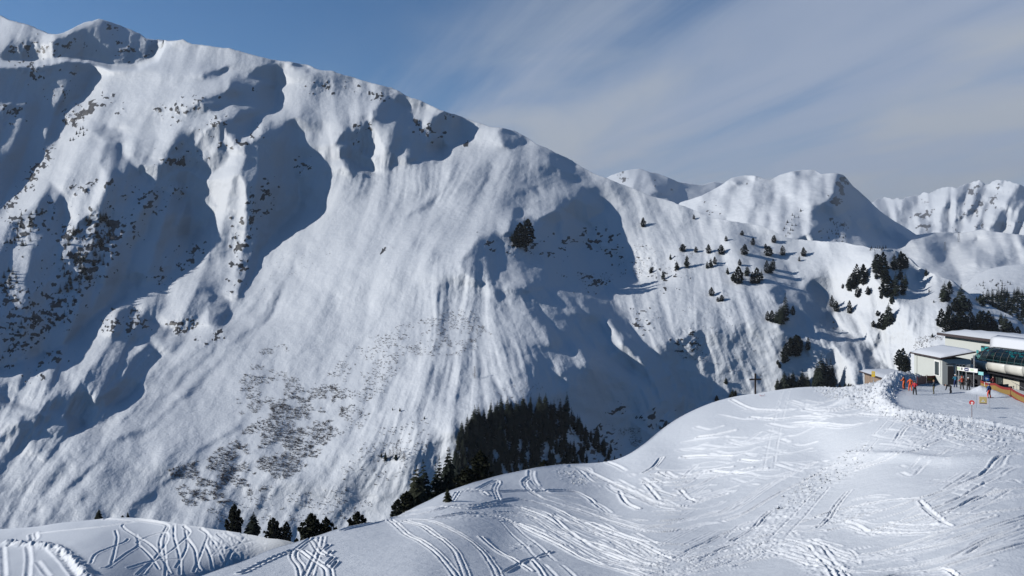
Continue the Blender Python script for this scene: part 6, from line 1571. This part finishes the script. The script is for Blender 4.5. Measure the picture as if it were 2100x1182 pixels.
    for i in range(7):
        th = math.pi * .5 * i / 6.0
        rows.append([hc + q @ Vector((.066 * H * math.cos(th) * math.cos(a), .074 * H * math.cos(th) * math.sin(a) + .004, .012 * H + .072 * H * math.sin(th))) for a in [2 * math.pi * j / 12 for j in range(13)]])
    o = m.loft(rows).build("helmet", hat, root, smooth=True, thick=0.012); o.location = b.location
    fw = (V[nose] - V[hd]); fw = (fw - up_ * fw.dot(up_)).normalized(); sd_ = fw.cross(up_)
    rows = [[hc + fw * (.058 * H * math.cos(a)) + sd_ * (.056 * H * math.sin(a)) + up_ * z * H for a in (-1.1, -.6, 0, .6, 1.1)] for z in (-.014, .016)]
    o = MB().loft(rows).build("goggles", M_DARK, root, smooth=True, thick=0.02); o.location = b.location
    return root, b.location
pi = math.pi
person(1854, 801, 1.68, 0.6, "person in loose orange ski suit, left one of the orange pair", C_ORANGE, C_ORANGE, C_BLACK, lean=.08, arms=('fwd', 'down'))
person(1867, 802.5, 1.74, -0.4, "person in bright orange ski suit, right one of the orange pair", C_ORANGE2, C_ORANGE2, C_BLACK, arms=('hip', 'down'), stride=.03)
person(1876, 810, 1.72, 2.7, "person in red jacket and black trousers in front of the orange pair", C_RED, C_BLACK, C_BLACK, stride=.03, arms=('fwd', 'out'))
person(1915, 808, 1.74, 1.2, "person in dark slate jacket and khaki trousers, standing sideways", C_DKBLUE, C_KHAKI, C_TAN, lean=-.03, arms=('fwd', 'fwd'))
person(1950, 806.5, 1.72, 0.95, "person in black bending down to the boots", C_BLACK, C_BLACK, C_BLACK, bend=1.45, arms=('hang', 'hang'), stride=.03)
person(1959.5, 794.5, 1.74, 0.1, "person in teal jacket and navy trousers with white helmet", C_TEALC, C_NAVY, C_GREYW, arms=('fwd', 'fwd'))
person(1973, 799, 1.74, 0.0, "person in brick red jacket and black trousers before the gates", C_BRICK, C_BLACK, C_BRICK, C_GREYW, arms=('out', 'out'), stride=.03)
person(1986, 800.5, 1.66, 0.2, "person in black and white jacket with white helmet at the gates", C_BLACK, C_BLACK, C_GREYW, C_GREYW, arms=('fwd', 'hip'), stride=.03)
r, off = person(2028.5, 816.5, 1.72, 0.3, "person in blue jacket and scarlet trousers by the small snow heap", C_BLUE, C_SCARLET, C_NAVY, arms=('down', 'down'), stride=.03)
person(2037, 798, 1.72, 0.2, "person in maroon behind the net fence near the poster", C_MAROON, C_BLACK, C_BLACK, arms=('fwd', 'down'))
# belongings
g = FG.height(2028.5, 816.5)
sb = empty("snowboard", g + Vector((0, 0, 0.01)), 0.35, "dark snowboard under the person in blue and scarlet", "snowboard")
MB().prism([(-.75, 0), (-.68, -.12), (-.4, -.14), (.4, -.14), (.68, -.12), (.75, 0), (.68, .12), (.4, .14), (-.4, .14), (-.68, .12)], 2, 0, 0.02).build("deck", C_BLACK, sb)
for x in (-.22, .22): MB().box(x - .1, x + .1, -.12, .12, .021, .05).build("binding", M_PANEL, sb)
g = FG.height(1959.5, 794.5)
bp = empty("backpack", g + Vector((-.02, -.17, .98)), 0.1, "bright blue backpack worn by the person with navy trousers", "backpack")
MB().box(-.15, .15, -.10, .06, 0, .42).build("pack_body", cloth("azure", (.03, .18, .30)), bp, bevel=.04); MB().box(-.11, .11, -.15, -.101, .05, .24).build("front_pocket", C_TEALC, bp, bevel=.015)
# ------------------------------------------------------------------ loose snow blocks along the heaped banks
rngC = random.Random(5)
wv = np.maximum(rough, 0).ravel() * (1 + 0 * FG.X.ravel())
cand = np.flatnonzero(wv > 0.3); pr = wv[cand] * (FG.Y.ravel()[cand] > 60) * FG.Y.ravel()[cand] ** 2; pr = pr / pr.sum()
sel = np.random.RandomState(8).choice(cand, 1500, p=pr)
V, Fc = [], []
Xr, Yr, Zr = FG.X.ravel(), FG.Y.ravel(), FG.Z.ravel()
for i in sel:
    r = rngC.uniform(.03, .10) * (1.5 if rngC.random() < .12 else 1); c = Vector((Xr[i] + rngC.uniform(-.2, .2), Yr[i], Zr[i] + r * .3)); i0 = len(V)
    for p in ((1, 0, 0), (-1, 0, 0), (0, 1, 0), (0, -1, 0), (0, 0, 1), (0, 0, -1)): V.append(c + Vector(p) * r * rngC.uniform(.65, 1.3) + Vector((rngC.uniform(-.3, .3), rngC.uniform(-.3, .3), rngC.uniform(-.3, .3))) * r)
    Fc += [tuple(i0 + k for k in f) for f in ((0, 2, 4), (2, 1, 4), (1, 3, 4), (3, 0, 4), (2, 0, 5), (1, 2, 5), (3, 1, 5), (0, 3, 5))]
o = bpy.data.objects.new("snow_blocks", mesh_from("snow_blocks", V, Fc, [M_SNOW])); COL.objects.link(o)
tag(o, "broken snow blocks strewn along the ploughed bank", "snow", kind='stuff')
# ------------------------------------------------------------------ thin mountain air
hz = MB().box(-6500, 7500, -120, 9800, -285, 1500)
hm = bpy.data.materials.new("mountain_air"); hm.use_nodes = True
ht = hm.node_tree
for n in list(ht.nodes):
    if n.type == 'BSDF_PRINCIPLED': ht.nodes.remove(n)
pv = ht.nodes.new('ShaderNodeVolumePrincipled')
pv.inputs['Color'].default_value = (0.80, 0.88, 1.0, 1)
pv.inputs['Density'].default_value = 0.000030
pv.inputs['Anisotropy'].default_value = 0.2
ht.links.new(pv.outputs[0], ht.nodes['Material Output'].inputs['Volume'])
tag(hz.build("haze", hm), kind='stuff')
